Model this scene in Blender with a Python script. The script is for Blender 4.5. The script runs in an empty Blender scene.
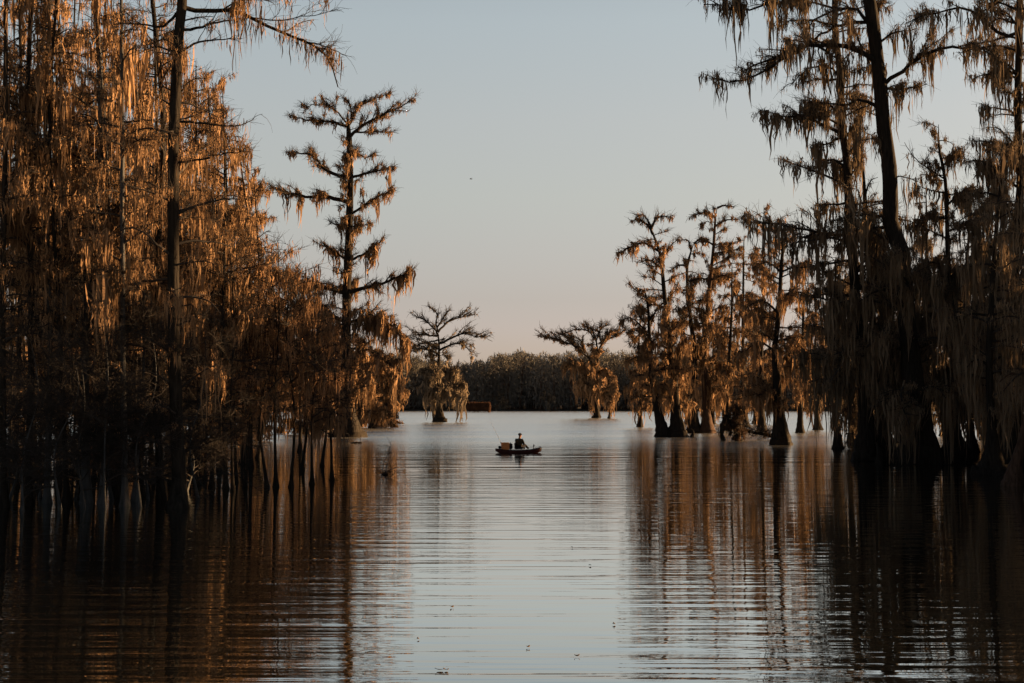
import bpy, math, random
import numpy as np
from math import radians, pi

# ------------------------------------------------------------------ scene, camera
S = bpy.context.scene
COL = S.collection
F = 1400.0; CX, HY = 512.0, 405.0; CAMH = 2.8
cam = bpy.data.cameras.new("camera"); camo = bpy.data.objects.new("camera", cam); COL.objects.link(camo)
cam.sensor_width = 36; cam.lens = F * 36 / 1024; cam.clip_end = 8000; cam.clip_start = 0.2
PITCH = math.atan((HY - 341.5) / F)
camo.location = (0, 0, CAMH); camo.rotation_euler = (pi / 2 + PITCH, 0, 0)
S.camera = camo
FZ = F / math.cos(PITCH)

def dist(by):                      # distance of a waterline seen at picture row by
    return CAMH / math.tan(math.atan((by - 341.5) / F) - PITCH)
def world(px, py, d):              # the point at distance d (along +Y) seen at px, py
    a = PITCH - math.atan((py - 341.5) / F)
    z = CAMH + d * math.tan(a)
    dep = d * math.cos(PITCH) + (z - CAMH) * math.sin(PITCH)
    return np.array([(px - CX) * dep / F, d, z])

SUN_AZ, SUN_EL = 74.0, 10.5        # azimuth clockwise from +Y (the view direction)

# ------------------------------------------------------------------ materials
def mat(name, base, rough=0.9, var=0.35, scale=1.5, transl=0.0, bump=0.0, stretch=(1, 1, 1), second=None, objvar=0.0):
    m = bpy.data.materials.new(name); m.use_nodes = True
    nt = m.node_tree; N = nt.nodes; L = nt.links; N.clear()
    out = N.new("ShaderNodeOutputMaterial")
    tc = N.new("ShaderNodeNewGeometry"); mp = N.new("ShaderNodeMapping"); mp.inputs["Scale"].default_value = stretch
    L.new(tc.outputs["Position"], mp.inputs["Vector"])
    nz = N.new("ShaderNodeTexNoise"); nz.inputs["Scale"].default_value = scale; nz.inputs["Detail"].default_value = 5
    L.new(mp.outputs[0], nz.inputs["Vector"])
    cr = N.new("ShaderNodeValToRGB"); cr.color_ramp.elements[0].position = 0.3; cr.color_ramp.elements[1].position = 0.7
    b = np.array(base); c2 = np.array(second) if second else b * (1 + var)
    cr.color_ramp.elements[0].color = (*(b * (1 - var)), 1); cr.color_ramp.elements[1].color = (*c2, 1)
    L.new(nz.outputs["Fac"], cr.inputs[0])
    colour = cr.outputs[0]
    if objvar:
        oi = N.new("ShaderNodeObjectInfo"); hs = N.new("ShaderNodeHueSaturation"); mr = N.new("ShaderNodeMapRange")
        mr.inputs[3].default_value = 1 - objvar; mr.inputs[4].default_value = 1 + objvar
        L.new(oi.outputs["Random"], mr.inputs[0]); L.new(mr.outputs[0], hs.inputs["Value"]); L.new(colour, hs.inputs["Color"])
        colour = hs.outputs[0]
    if transl > 0:
        d = N.new("ShaderNodeBsdfDiffuse"); t = N.new("ShaderNodeBsdfTranslucent"); mx = N.new("ShaderNodeMixShader")
        L.new(colour, d.inputs[0]); L.new(colour, t.inputs[0]); mx.inputs[0].default_value = transl
        L.new(d.outputs[0], mx.inputs[1]); L.new(t.outputs[0], mx.inputs[2]); L.new(mx.outputs[0], out.inputs[0])
    else:
        p = N.new("ShaderNodeBsdfPrincipled"); p.inputs["Roughness"].default_value = rough
        p.inputs["Specular IOR Level"].default_value = 0.04
        L.new(colour, p.inputs["Base Color"]); L.new(p.outputs[0], out.inputs[0])
        if bump:
            bp = N.new("ShaderNodeBump"); bp.inputs["Strength"].default_value = bump; bp.inputs["Distance"].default_value = 0.05
            L.new(nz.outputs["Fac"], bp.inputs["Height"]); L.new(bp.outputs[0], p.inputs["Normal"])
    return m

M = {}
M['bark'] = mat('cypress_bark', (0.012, 0.0105, 0.009), var=0.5, scale=3.0, stretch=(4, 4, 0.6), bump=0.8)
M['palebark'] = mat('pale_sapling_bark', (0.036, 0.038, 0.040), var=0.4, scale=3.0, stretch=(4, 4, 0.6), bump=0.6)
M['rustbark'] = mat('weathered_bark', (0.035, 0.022, 0.016), var=0.5, scale=3.0, stretch=(4, 4, 0.6), bump=0.8)
M['twig'] = mat('bare_twig', (0.022, 0.020, 0.019), var=0.4, transl=0.0)
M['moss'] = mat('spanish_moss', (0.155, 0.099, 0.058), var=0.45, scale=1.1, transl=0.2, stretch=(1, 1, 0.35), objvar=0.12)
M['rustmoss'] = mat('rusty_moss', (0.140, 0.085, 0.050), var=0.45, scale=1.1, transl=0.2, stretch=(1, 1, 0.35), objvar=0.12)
M['greymoss'] = mat('shaded_moss', (0.095, 0.072, 0.050), var=0.45, scale=1.1, transl=0.15, stretch=(1, 1, 0.35), objvar=0.12)  # spanish moss darkened for the right bank, its shade put into the colour
M['palemoss'] = mat('pale_moss', (0.130, 0.105, 0.078), var=0.4, scale=0.8, transl=0.3, objvar=0.1)
M['darkmoss'] = mat('dark_moss', (0.055, 0.036, 0.024), var=0.4, scale=0.8, transl=0.15, objvar=0.1)
M['wood'] = mat('far_wood', (0.088, 0.086, 0.080), var=0.35, scale=0.06, transl=0.1)  # base colour greyed and lifted in place of distance haze
M['mud'] = mat('shore_mud', (0.05, 0.04, 0.03), var=0.4, scale=0.3)

# ------------------------------------------------------------------ mesh helpers
def tag(o, label=None, cat=None, group=None, kind=None):
    if label: o['label'] = label
    if cat: o['category'] = cat
    if group: o['group'] = group
    if kind: o['kind'] = kind
    return o
def empty(name, loc=(0, 0, 0)):
    o = bpy.data.objects.new(name, None); o.location = loc; o.empty_display_size = 0.5
    COL.objects.link(o); return o

class MB:
    """collects quads; builds one mesh"""
    def __init__(s): s.V = []; s.Q = []; s.n = 0
    def add(s, v, q):
        s.V.append(np.asarray(v, dtype=np.float64).reshape(-1, 3)); s.Q.append(np.asarray(q, dtype=np.int64).reshape(-1, 4) + s.n)
        s.n += len(s.V[-1])
    def build(s, name, m, parent=None, origin=(0, 0, 0), smooth=True):
        V = np.concatenate(s.V) - np.array(origin); Q = np.concatenate(s.Q)
        me = bpy.data.meshes.new(name)
        me.vertices.add(len(V)); me.vertices.foreach_set('co', V.ravel())
        me.loops.add(len(Q) * 4); me.loops.foreach_set('vertex_index', Q.ravel().astype(np.int32))
        me.polygons.add(len(Q)); me.polygons.foreach_set('loop_start', np.arange(0, len(Q) * 4, 4, dtype=np.int32))
        me.polygons.foreach_set('loop_total', np.full(len(Q), 4, dtype=np.int32))
        me.polygons.foreach_set('use_smooth', np.full(len(Q), smooth))
        me.update(); me.validate()
        me.materials.append(m)
        o = bpy.data.objects.new(name, me); COL.objects.link(o)
        if parent is not None: o.parent = parent
        else: o.location = origin
        return o

def nrm(a): return a / np.maximum(np.linalg.norm(a, axis=-1, keepdims=True), 1e-9)
def tubes(mb, P, R, k=5, mod=None):
    """P (M,n,3) polylines, R (M,n) radii"""
    P = np.asarray(P, float); R = np.asarray(R, float)
    if P.ndim == 2: P = P[None]; R = R[None]
    Mn, n, _ = P.shape
    T = nrm(np.gradient(P, axis=1)); mt = nrm(T.mean(axis=1))
    ref = np.where(np.abs(mt[:, 2:3]) < 0.85, np.array([[0, 0, 1.0]]), np.array([[1.0, 0, 0]]))
    U = nrm(np.cross(T, ref[:, None, :])); W = np.cross(T, U)
    a = np.arange(k) * 2 * pi / k
    rr = R[:, :, None] * (np.ones(k) if mod is None else mod)
    V = P[:, :, None, :] + rr[..., None] * (np.cos(a)[None, None, :, None] * U[:, :, None, :] + np.sin(a)[None, None, :, None] * W[:, :, None, :])
    i = np.arange(n - 1)[:, None]; j = np.arange(k)[None, :]; j2 = (j + 1) % k
    q = np.stack([i * k + j, i * k + j2, (i + 1) * k + j2, (i + 1) * k + j], -1).reshape(-1, 4)
    Q = (q[None] + (np.arange(Mn) * n * k)[:, None, None]).reshape(-1, 4)
    mb.add(V.reshape(-1, 3), Q)

def resample(pts, n):
    """smooth resample of a polyline (Catmull-Rom) to n points"""
    p = np.asarray(pts, float)
    if len(p) == 2: return p[0] + (p[1] - p[0]) * np.linspace(0, 1, n)[:, None]
    q = np.vstack([2 * p[0] - p[1], p, 2 * p[-1] - p[-2]])
    seg = np.linalg.norm(np.diff(p, axis=0), axis=1); cum = np.concatenate([[0], np.cumsum(seg)])
    out = []
    for s in np.linspace(0, cum[-1], n):
        i = min(np.searchsorted(cum, s, 'right') - 1, len(p) - 2); t = (s - cum[i]) / max(seg[i], 1e-9)
        a, b, c, d = q[i], q[i + 1], q[i + 2], q[i + 3]
        out.append(0.5 * (2 * b + (c - a) * t + (2 * a - 5 * b + 4 * c - d) * t * t + (3 * b - 3 * c + d - a) * t ** 3))
    return np.array(out)

def walks(rng, P0, D, L, n=7, wander=0.25, lift=0.0, droop=0.0):
    """M crooked polylines from P0 along D of length L"""
    Mn = len(P0); s = np.linspace(0, 1, n)
    st = rng.normal(0, wander, (Mn, n, 3)); st[:, 0] = 0
    d = nrm(D)[:, None, :] + np.cumsum(st, axis=1) * 0.6
    d[:, :, 2] += lift * s - droop * s ** 2 * 2
    d = nrm(d)
    step = (L / (n - 1))[:, None, None] * d
    P = np.concatenate([P0[:, None], P0[:, None] + np.cumsum(step[:, 1:], axis=1)], axis=1)
    return P
def on(P, t):
    """points and tangents at t (K,) of polylines P (K,n,3)"""
    n = P.shape[1]; x = np.clip(t, 0, 0.9999) * (n - 1); i = x.astype(int); f = (x - i)[:, None]; r = np.arange(len(P))
    a, b = P[r, i], P[r, i + 1]
    return a + (b - a) * f, nrm(b - a)

def moss_ribbons(rng, mb, C, T, Lc, width, strands, gust=0.10):
    """clumps at C (K,3), branch direction T (K,3), length Lc (K,), each of ragged tapering hanging strands"""
    K = len(C)
    if K == 0: return
    ns = np.maximum(2, rng.poisson(strands * 1.35 * rng.uniform(.4, 1.6, K))); idx = np.repeat(np.arange(K), ns); Mn = len(idx)
    spread = 0.10 + 0.16 * Lc
    off = rng.normal(0, 1, Mn)
    P = C[idx] + T[idx] * (off * spread[idx])[:, None] * 0.55 + rng.normal(0, 1, (Mn, 3)) * (0.06 + 0.03 * Lc[idx])[:, None]
    # long in the middle of the clump, short outside: the icicle outline
    L = Lc[idx] * np.exp(-off ** 2 * rng.uniform(.2, .9, K)[idx]) * rng.beta(1.6, 1.3, Mn) * 1.25 + 0.07
    n = 5; s = np.linspace(0, 1, n)
    az = rng.uniform(0, pi, Mn); H = np.stack([np.cos(az), np.sin(az), np.zeros(Mn)], -1)
    prof = np.array([0.55, 1.0, 0.85, 0.5, 0.06])
    w = width * rng.uniform(0.35, 1.35, Mn) * (0.6 + 0.4 * np.minimum(L, 2.0))
    sway = rng.normal(0, gust * 2.2, (Mn, n, 3)) + (rng.normal(0, .10, (K, 1, 3))[idx] * L[:, None, None] * s[None, :, None] / (w * 2.2)[:, None, None]) * 0 + np.cumsum(rng.normal(0, gust * 1.2, (Mn, n, 3)), 1); sway[:, :, 2] *= 0.3; sway[:, 0] = 0
    pull = -off[:, None] * s[None, :] * 0.35 * spread[idx][:, None]      # strands gather towards the tip
    ctr = P[:, None, :] + T[idx][:, None, :] * pull[..., None] + sway * (w * 2.2)[:, None, None]
    ctr[:, :, 2] -= s[None, :] * L[:, None]
    hw = (prof[None, :] * w[:, None] * rng.uniform(0.7, 1.3, (Mn, n)) * 0.5)[..., None]
    tw = rng.normal(0, 0.5, (Mn, n)); Hn = np.stack([np.cos(az[:, None] + tw), np.sin(az[:, None] + tw), np.zeros((Mn, n))], -1)
    A = ctr - Hn * hw; B = ctr + Hn * hw
    ctr_keep = np.maximum
    V = np.stack([A, B], axis=2).reshape(Mn, 2 * n, 3)
    V[..., 2] = np.maximum(V[..., 2], 0.03)
    i = np.arange(n - 1); q = np.stack([2 * i, 2 * i + 1, 2 * i + 3, 2 * i + 2], -1)
    Q = (q[None] + (np.arange(Mn) * 2 * n)[:, None, None]).reshape(-1, 4)
    mb.add(V.reshape(-1, 3), Q)

def trunk_mesh(mb, rng, path, r_of, flare, fh, k=14, n=None, lobes=6):
    """path resampled; fluted, flared foot"""
    n = n or 40
    P = resample(path, n)
    # more rings near the water
    base = P[0]
    L = np.concatenate([[0], np.cumsum(np.linalg.norm(np.diff(P, axis=0), axis=1))]); t = L / L[-1]
    ss = np.linspace(0, 1, n) ** 1.7
    P = np.stack([np.interp(ss, t, P[:, c]) for c in range(3)], -1)
    z = P[:, 2] - max(base[2], 0)
    R = r_of(ss) * (1 - .8 * np.clip((ss - .93) / .07, 0, 1)) + flare * np.exp(-np.maximum(z, 0) / fh)
    P[1:, :2] += rng.normal(0, 0.012, (n - 1, 2)) * R[1:, None] * 3
    a = np.arange(k) * 2 * pi / k; ph = rng.uniform(0, 6)
    fl = 1 + (0.05 + 0.22 * np.exp(-np.maximum(z, 0) / (fh * 0.9)))[:, None] * (np.cos(lobes * a + ph) + 0.5 * np.cos((lobes - 2) * a + 2 * ph))[None, :] \
        + rng.normal(0, 0.03, (n, k))
    # sink the foot
    P[0, 2] -= 0.5
    tubes(mb, P[None], R[None], k, fl[None])
    return P, R

def make_tree(name, seed, base, path, r0, rtop=0.25, flare=None, fh=None, limbs=(), auto=0, crown=(0.25, 1.0), reach=3.0, prof=None,
              moss=1.0, mlen=1.0, mossmat='moss', bark='bark', px=None, twigs=1.0, sub=1.0, sublen=1.0, lift=0.25, hangprof=None, azbias=None,
              label=None, group=None, cat='tree', strands=8, knees=0, tufts=1.0, wmul=1.0, mossmin=0.0):
    """base: world point on the water; path: world points from the foot up; limbs: (points, radius, moss) in world"""
    rng = np.random.default_rng(seed)
    base = np.array([base[0], base[1], 0.0]); d = base[1]; pix = (px or abs(d) / F)
    root = empty(name, base); tag(root, label, cat, group)
    path = [np.array(p, float) for p in path]
    H = path[-1][2]
    flare = flare if flare is not None else r0 * 0.9
    fh = fh if fh is not None else max(0.5, H * 0.05)
    tb = MB()
    P, R = trunk_mesh(tb, rng, path, lambda s: r0 * (1 - (1 - rtop) * s ** 0.9), flare, fh)
    tb.build('trunk', M[bark], root, base)
    for kq in range(knees):
        kb = MB(); a = rng.uniform(0, 2 * pi); q = base + np.array([math.cos(a), math.sin(a) * 0.8, 0]) * (r0 + flare) * rng.uniform(1.3, 2.6)
        hk = rng.uniform(0.4, 1.1); pp = np.array([q + [0, 0, -0.4], q + [0, 0, 0.0], q + [rng.normal(0, .08), 0, hk * 0.55], q + [rng.normal(0, .1), 0, hk]])
        tubes(kb, resample(pp, 7)[None], np.linspace(0.26, 0.05, 7)[None], 8)
        kb.build('knee', M[bark], root, base)
    allL1 = []; L1R = []; L1M = []
    for lb in limbs:
        pts, r, mm = lb
        pts = np.array(pts, float); cand = np.vstack([P[1:]] + allL1); dd = np.linalg.norm((cand - pts[0]) * np.array([1, .4, 1]), axis=1); kk = int(dd.argmin())
        if dd[kk] < 2.2:
            dy = cand[kk] - pts[0]; pts = pts + np.array([0, dy[1], 0]); pts[0] = cand[kk]
        n = 12; pr = resample(pts, n); pr[1:-1] += rng.normal(0, 0.045 * np.linalg.norm(pts[-1] - pts[0]) / 6, (n - 2, 3))
        lmb = MB(); rad = np.linspace(r, max(r * 0.22, pix * 0.25), n); tubes(lmb, pr[None], rad[None], 7)
        lmb.build('limb', M[bark], root, base)
        allL1.append(pr); L1R.append(r); L1M.append(mm)
    cb = MB()
    if auto:
        h = crown[0] + (crown[1] - crown[0]) * (np.arange(auto) + rng.uniform(0, 1, auto)) / auto
        az = rng.uniform(0, 2 * pi, auto) if azbias is None else np.where(rng.uniform(0, 1, auto) < 0.6, rng.normal(azbias[0], azbias[1], auto), rng.uniform(0, 2 * pi, auto))
        zs = h * H
        c = np.stack([np.interp(zs, P[:, 2], P[:, q]) for q in range(3)], -1)
        rr = np.interp(zs, P[:, 2], R)
        pf = prof or (lambda u: (0.55 + 0.45 * math.sin(pi * min(1, u * 1.1))) * (1 - 0.45 * u))
        L = np.array([pf((x - crown[0]) / max(crown[1] - crown[0], 1e-3)) for x in h]) * reach * rng.uniform(0.45, 1.15, auto)
        D = np.stack([np.cos(az), np.sin(az), rng.uniform(0.05, 0.75, auto)], -1)
        W = walks(rng, c, D, L, 12, wander=0.17, lift=-0.1, droop=0.25)
        r1 = np.minimum(rr * 0.6, 0.012 + 0.016 * L)
        tubes(cb, W, r1[:, None] * np.linspace(1, 0.25, 12)[None] + pix * 0.12, 5)
        for i in range(auto): allL1.append(W[i]); L1R.append(r1[i]); L1M.append(1.0)
    A = np.array(allL1); AR = np.array(L1R); AM = np.array(L1M)
    Llen = np.linalg.norm(np.diff(A, axis=1), axis=2).sum(1)
    # second level
    nb = np.maximum(1, (Llen * 2.1 * sub).astype(int)); idx = np.repeat(np.arange(len(A)), nb); K = len(idx)
    t = rng.uniform(0.15, 1.0, K); p, T = on(A[idx], t)
    side = nrm(np.cross(T, np.array([0, 0, 1.0]))) * rng.choice([-1, 1], K)[:, None]
    D = T * 0.8 + side * rng.uniform(0.3, 1.2, K)[:, None]; D[:, 2] += rng.uniform(-0.1, 0.6, K) + lift
    L2 = (0.25 + 0.30 * Llen[idx] * (1.15 - t * 0.8)) * rng.uniform(0.4, 1.1, K) * sublen; L2 = np.minimum(L2, 3.2 * sublen)
    B = walks(rng, p, D, L2, 7, wander=0.22, droop=0.15)
    tubes(cb, B, (0.35 * AR[idx] * (1 - 0.6 * t) + pix * 0.1)[:, None] * np.linspace(1, 0.3, 7)[None] + pix * 0.08, 4)
    # twigs
    tot = L2.sum() + 0.7 * Llen.sum()
    nt = int(tot * 9.0 * twigs)
    pick = rng.uniform(0, 1, nt) < L2.sum() / tot
    n2 = int(pick.sum()); n1 = nt - n2
    i2 = rng.choice(K, n2, p=L2 / L2.sum()); p2, T2 = on(B[i2], rng.uniform(0.1, 1, n2))
    i1 = rng.choice(len(A), n1, p=Llen / Llen.sum()); p1, T1 = on(A[i1], rng.uniform(0.3, 1, n1))
    tp = np.vstack([p2, p1]); tT = np.vstack([T2, T1])
    D = tT * 0.8 + rng.normal(0, 0.45, tp.shape); D[:, 2] = D[:, 2] * 0.9 + 0.25
    L3 = rng.uniform(0.15, 0.75, nt) * (0.8 + 6 * pix)
    tw = walks(rng, tp, D, L3, 4, wander=0.4)
    tubes(cb, tw, np.full((nt, 1), max(0.006, pix * 0.17)) * np.array([[1, 0.9, 0.7, 0.4]]), 3)
    cb.build('crown', M['twig'], root, base)
    # hanging moss
    if moss > 0:
        mm = MB()
        tot = L2.sum() + Llen.sum()
        nm = int(tot * 3.2 * moss)
        w2 = L2 * AM[idx]; w1 = Llen * AM
        n2 = int(nm * w2.sum() / (w2.sum() + w1.sum())); n1 = nm - n2
        i2 = rng.choice(K, n2, p=w2 / w2.sum()); p2, T2 = on(B[i2], rng.uniform(0.05, 1, n2))
        i1 = rng.choice(len(A), n1, p=w1 / w1.sum()); p1, T1 = on(A[i1], rng.uniform(0.28, 1, n1))
        mp = np.vstack([p2, p1]); mT = np.vstack([T2, T1])
        u = np.clip(mp[:, 2] / H, 0, 1)
        hp = hangprof or (lambda u: 1.15 - 0.7 * u)
        Lm = mlen * hp(u) * np.exp(rng.normal(-0.25, 0.55, len(mp)))
        Lm = np.minimum(Lm, mlen * 3.0)
        # gaps: clumps come in patches
        keep = rng.uniform(0, 1, len(mp)) < np.clip(0.35 + 0.75 * np.sin(mp[:, 0] * 1.3 + seed) * np.sin(mp[:, 2] * 1.1 + mp[:, 1] * .9), 0.18, 1)
        keep &= mp[:, 2] / H > mossmin * rng.uniform(.75, 1.25, len(mp))
        moss_ribbons(rng, mm, mp[keep], mT[keep], Lm[keep], max(0.035, pix * 1.5) * wmul, strands)
        # short tufts clothing the boughs
        nt2 = int(nm * 0.8 * tufts)
        i2 = rng.choice(K, nt2, p=w2 / w2.sum()); p2, T2 = on(B[i2], rng.uniform(0, 1, nt2))
        moss_ribbons(rng, mm, p2, T2, np.where(p2[:, 2] / H > mossmin, 0.22 + 2 * pix, 0.06), max(0.03, pix * 1.1) * wmul, strands * 0.5)
        mm.build('hanging_moss', M[mossmat], root, base)
    return root

def px_tree(name, seed, bx, by, trunk, r0px, limbs=(), depth_jit=0.25, **kw):
    """a tree whose foot stands on the water; its shape given as picture measurements at its own distance"""
    d = dist(by); rng = np.random.default_rng(seed + 999); s = d / F
    base = world(bx, by, d)
    path = [np.array([base[0], d, 0.0])] + [world(x, y, d) + [0, rng.normal(0, 0.1) * (i + 1) ** .5, 0] for i, (x, y) in enumerate(trunk)]
    W = []
    for lb in limbs:
        pts, rpx = lb[0], lb[1]; mm = lb[2] if len(lb) > 2 else 1.0
        span = abs(pts[-1][0] - pts[0][0]) * s
        slope = rng.uniform(-0.55, 0.55) * span; q = []
        for i, (x, y) in enumerate(pts):
            f = i / (len(pts) - 1); q.append(world(x, y, d) + np.array([0, slope * f, 0]))
        W.append((np.array(q), rpx * s, mm))
    return make_tree(name, seed, base, path, r0px * s, limbs=W, px=s, **kw)

def simple(name, seed, bx, by, topx, topy, r0px, lean=0, **kw):
    d = dist(by); b = world(bx, by, d); t = world(topx, topy, d); rng = np.random.default_rng(seed + 77)
    m1 = b + (t - b) * 0.33 + [rng.normal(0, 0.18), rng.normal(0, 0.2), 0]; m2 = b + (t - b) * 0.66 + [rng.normal(0, 0.2), rng.normal(0, 0.2), 0]
    b0 = np.array([b[0], d, 0]); return make_tree(name, seed, b, [b0, m1, m2, t], r0px * d / F, px=d / F, **kw)

# ================================================================== TREES
exec_trees = True
CY = 'bald_cypress'
# ---- the lone tall cypress left of the middle
px_tree(CY, 11, 348, 437, [(347, 400), (346, 340), (347, 290), (349, 240), (350, 190), (350, 150), (348, 125), (347, 112)], 5.6, rtop=.45, sub=1.5, twigs=1.6, limbs=[
    ([(346, 132), (330, 123), (316, 124), (293, 122)], 1.6), ([(347, 123), (358, 107), (372, 98), (390, 92)], 1.4),
    ([(351, 134), (364, 127), (376, 120), (395, 113), (413, 104)], 1.8), ([(351, 134), (376, 131), (391, 130)], 1.1),
    ([(347, 122), (338, 112), (325, 107), (305, 112)], 1.0), ([(348, 118), (350, 105), (343, 97)], 0.9, .3),
    ([(349, 180), (338, 176), (322, 167), (314, 155), (300, 152), (287, 150)], 2.1), ([(353, 178), (372, 171), (384, 167), (394, 164)], 1.6),
    ([(348, 202), (325, 197), (305, 195), (285, 190), (266, 185)], 2.4), ([(353, 211), (376, 200), (396, 194)], 1.5),
    ([(350, 228), (338, 226), (330, 222)], 1.0), ([(351, 229), (363, 226), (374, 225)], 0.9), ([(352, 150), (365, 157), (374, 152)], 0.8),
    ([(349, 257), (333, 250), (315, 242)], 1.5), ([(351, 266), (366, 254), (384, 242)], 1.6),
    ([(348, 292), (325, 288), (305, 286), (280, 276)], 2.6, 2.2), ([(349, 292), (370, 287), (392, 281), (413, 272)], 2.4, 1.5),
    ([(347, 320), (325, 312), (300, 316), (276, 330)], 2.0, 2.0), ([(349, 325), (372, 318), (392, 325), (408, 342)], 2.0, 1.8),
    ([(347, 350), (325, 345), (305, 355), (292, 372)], 1.6, 2.0), ([(349, 352), (368, 350), (385, 360), (399, 378)], 1.6, 2.0),
    ([(347, 375), (332, 372), (318, 385)], 1.2, 2), ([(349, 372), (362, 372), (374, 384)], 1.2, 2)],
    auto=64, crown=(0.12, 0.98), reach=4.2, prof=lambda u: max(0.35, .95 - 1.25 * u), moss=1.1, mlen=1.25, hangprof=lambda u: 2.1 * (1 - u) ** 1.2 + 0.35,
    flare=0.95, fh=1.4, knees=3, label='lone tall cypress off the left bank, its open tiered top against the sky')

# ---- the small flat topped cypress left of the kayak
px_tree(CY, 12, 440, 422, [(439, 405), (439, 385), (439, 365), (439, 345), (438, 332)], 3.0, limbs=[
    ([(438, 334), (434, 329), (424, 320), (412, 314)], 1.1, .25), ([(438, 332), (436, 323), (437, 314), (430, 308)], 1.0, .25),
    ([(438, 332), (447, 322), (458, 317), (474, 313)], 1.2, .25), ([(438, 337), (428, 335), (414, 334), (400, 336)], 1.1, .4),
    ([(439, 344), (450, 339), (462, 333), (476, 336), (487, 337)], 1.3, .3), ([(438, 355), (428, 350), (416, 350), (405, 360)], 1.3, .6),
    ([(440, 352), (450, 345), (462, 344), (472, 354)], 1.2, .5), ([(437, 328), (446, 314), (450, 310)], 0.9, .2),
    ([(438, 341), (424, 343), (408, 348), (399, 350)], .9, .4),
    ([(438, 370), (429, 372), (424, 385)], 1.1, 2.2), ([(440, 372), (452, 374), (464, 384)], 1.1, 2.2),
    ([(438, 385), (430, 388), (426, 398)], .9, 2.2), ([(440, 384), (452, 390), (461, 396)], .9, 2.2)],
    auto=26, crown=(0.22, 0.95), reach=4.6, moss=0.5, mlen=1.9, mossmat='palemoss', hangprof=lambda u: 2.0 * (1 - u) ** 1.3 + 0.12, flare=.7, fh=1.2, sub=1.5, sublen=1.5, tufts=.35, twigs=.5,
    label='small flat-topped cypress on open water between the lone tall cypress and the kayak')
# ---- the cypress right of the kayak
px_tree(CY, 13, 597, 418, [(596, 400), (596, 380), (598, 362), (597, 348), (595, 334)], 2.7, limbs=[
    ([(595, 368), (588, 356), (574, 346), (556, 339), (541, 336)], 1.2, .4), ([(597, 342), (588, 331), (577, 329), (566, 333)], .8, .3), ([(599, 350), (608, 335), (617, 331)], .8, .3), ([(597, 340), (602, 327), (610, 325)], .7, .2), ([(586, 354), (580, 340), (571, 336)], .7, .3), ([(598, 355), (603, 342), (614, 337), (627, 329)], 1.1, .6),
    ([(596, 337), (590, 329), (583, 326)], .9, .4), ([(596, 336), (601, 329), (606, 326)], .9, .4), ([(603, 343), (598, 332), (592, 328)], .8, .4),
    ([(574, 346), (568, 337), (558, 333)], .8, .4), ([(595, 377), (583, 367), (572, 364), (562, 369)], 1.2, 2.2), ([(598, 374), (606, 370), (612, 378)], 1.2, 2.2),
    ([(595, 386), (586, 380), (578, 386)], 1.0, 2), ([(598, 392), (606, 388), (615, 394)], 1.0, 2.2)],
    auto=26, crown=(0.2, 0.98), reach=4.4, moss=0.6, mlen=2.2, mossmat='moss', hangprof=lambda u: 1.9 * (1 - u) ** 1.2 + 0.12, flare=0.3, fh=1.5, sub=1.5, sublen=1.5, tufts=.35, twigs=.5, knees=2,
    label='small cypress on open water right of the kayak, long bough reaching left above the moss')
simple('cypress_sapling', 14, 609, 418.5, 613, 378, 0.9, auto=16, crown=(0.3, 1), reach=2.4, moss=2.4, mlen=2.0, mossmat='moss',
       label='short moss-smothered sapling close beside the foot of the small cypress right of the kayak')

# ---- group right of the middle
px_tree(CY, 21, 664, 437, [(660, 420), (656, 402), (652, 380), (650, 355), (649, 330), (648, 305), (644, 285)], 3.6, limbs=[
    ([(650, 340), (640, 325), (630, 318), (622, 322)], 1.1, 1.2), ([(649, 320), (658, 308), (668, 300)], 1.1, 1.), ([(646, 300), (636, 290), (628, 284)], .9, .8),
    ([(651, 362), (640, 356), (628, 362)], 1.0, 1.5), ([(655, 390), (644, 385), (636, 395)], 1.0, 1.6)],
    auto=28, crown=(0.2, 1.), reach=4.2, sub=1.4, moss=0.6, tufts=1.8, mlen=1.1, hangprof=lambda u: 1.8 * (1 - u) + 0.3, flare=0.45, fh=1.2,
    label='leaning cypress with curved trunk sloping up left, first of the group right of the kayak')
px_tree(CY, 22, 677, 437, [(676, 410), (673, 370), (668, 330), (664, 290), (660, 255), (653, 235), (650, 226)], 4.6, limbs=[
    ([(655, 238), (648, 226), (638, 220), (630, 222)], 1.6, .9), ([(652, 230), (656, 219), (665, 216), (673, 218)], 1.4, .7), ([(658, 248), (645, 243), (632, 246), (619, 252)], 1.5, 1.2),
    ([(651, 228), (644, 217), (636, 216)], 1.1, .8), ([(661, 256), (670, 246), (676, 241)], 1.2, .8), ([(662, 268), (650, 260), (640, 262)], 1.3, 1.2), ([(666, 310), (652, 305), (640, 312)], 1.4, 1.2),
    ([(670, 350), (655, 345), (640, 356)], 1.3, 1.4)],
    auto=34, crown=(0.15, 1.), reach=4.2, sub=1.4, moss=0.6, tufts=1.8, mlen=1.1, hangprof=lambda u: 1.7 * (1 - u) + 0.35, flare=0.55, fh=1.2, knees=1,
    label='thick-footed cypress with crooked hooked top, right beside the leaning cypress')
px_tree(CY, 23, 694, 433, [(694, 400), (694, 352), (690, 310), (687, 280), (688, 262), (694, 243)], 3.8, limbs=[
    ([(694, 250), (688, 240), (680, 240)], 1.2, .8), ([(694, 246), (702, 238), (708, 240)], 1.1, .8), ([(688, 270), (678, 266), (668, 272)], 1.3, 1.2), ([(690, 285), (704, 278), (716, 284)], 1.2, 1.2)],
    auto=32, crown=(0.15, 1.), reach=4.6, moss=0.95, tufts=1.8, mlen=1.07, hangprof=lambda u: 1.7 * (1 - u) + 0.4, flare=.5,
    label='shorter mossy cypress between the hook-topped cypress and the straight tall cypress')
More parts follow.
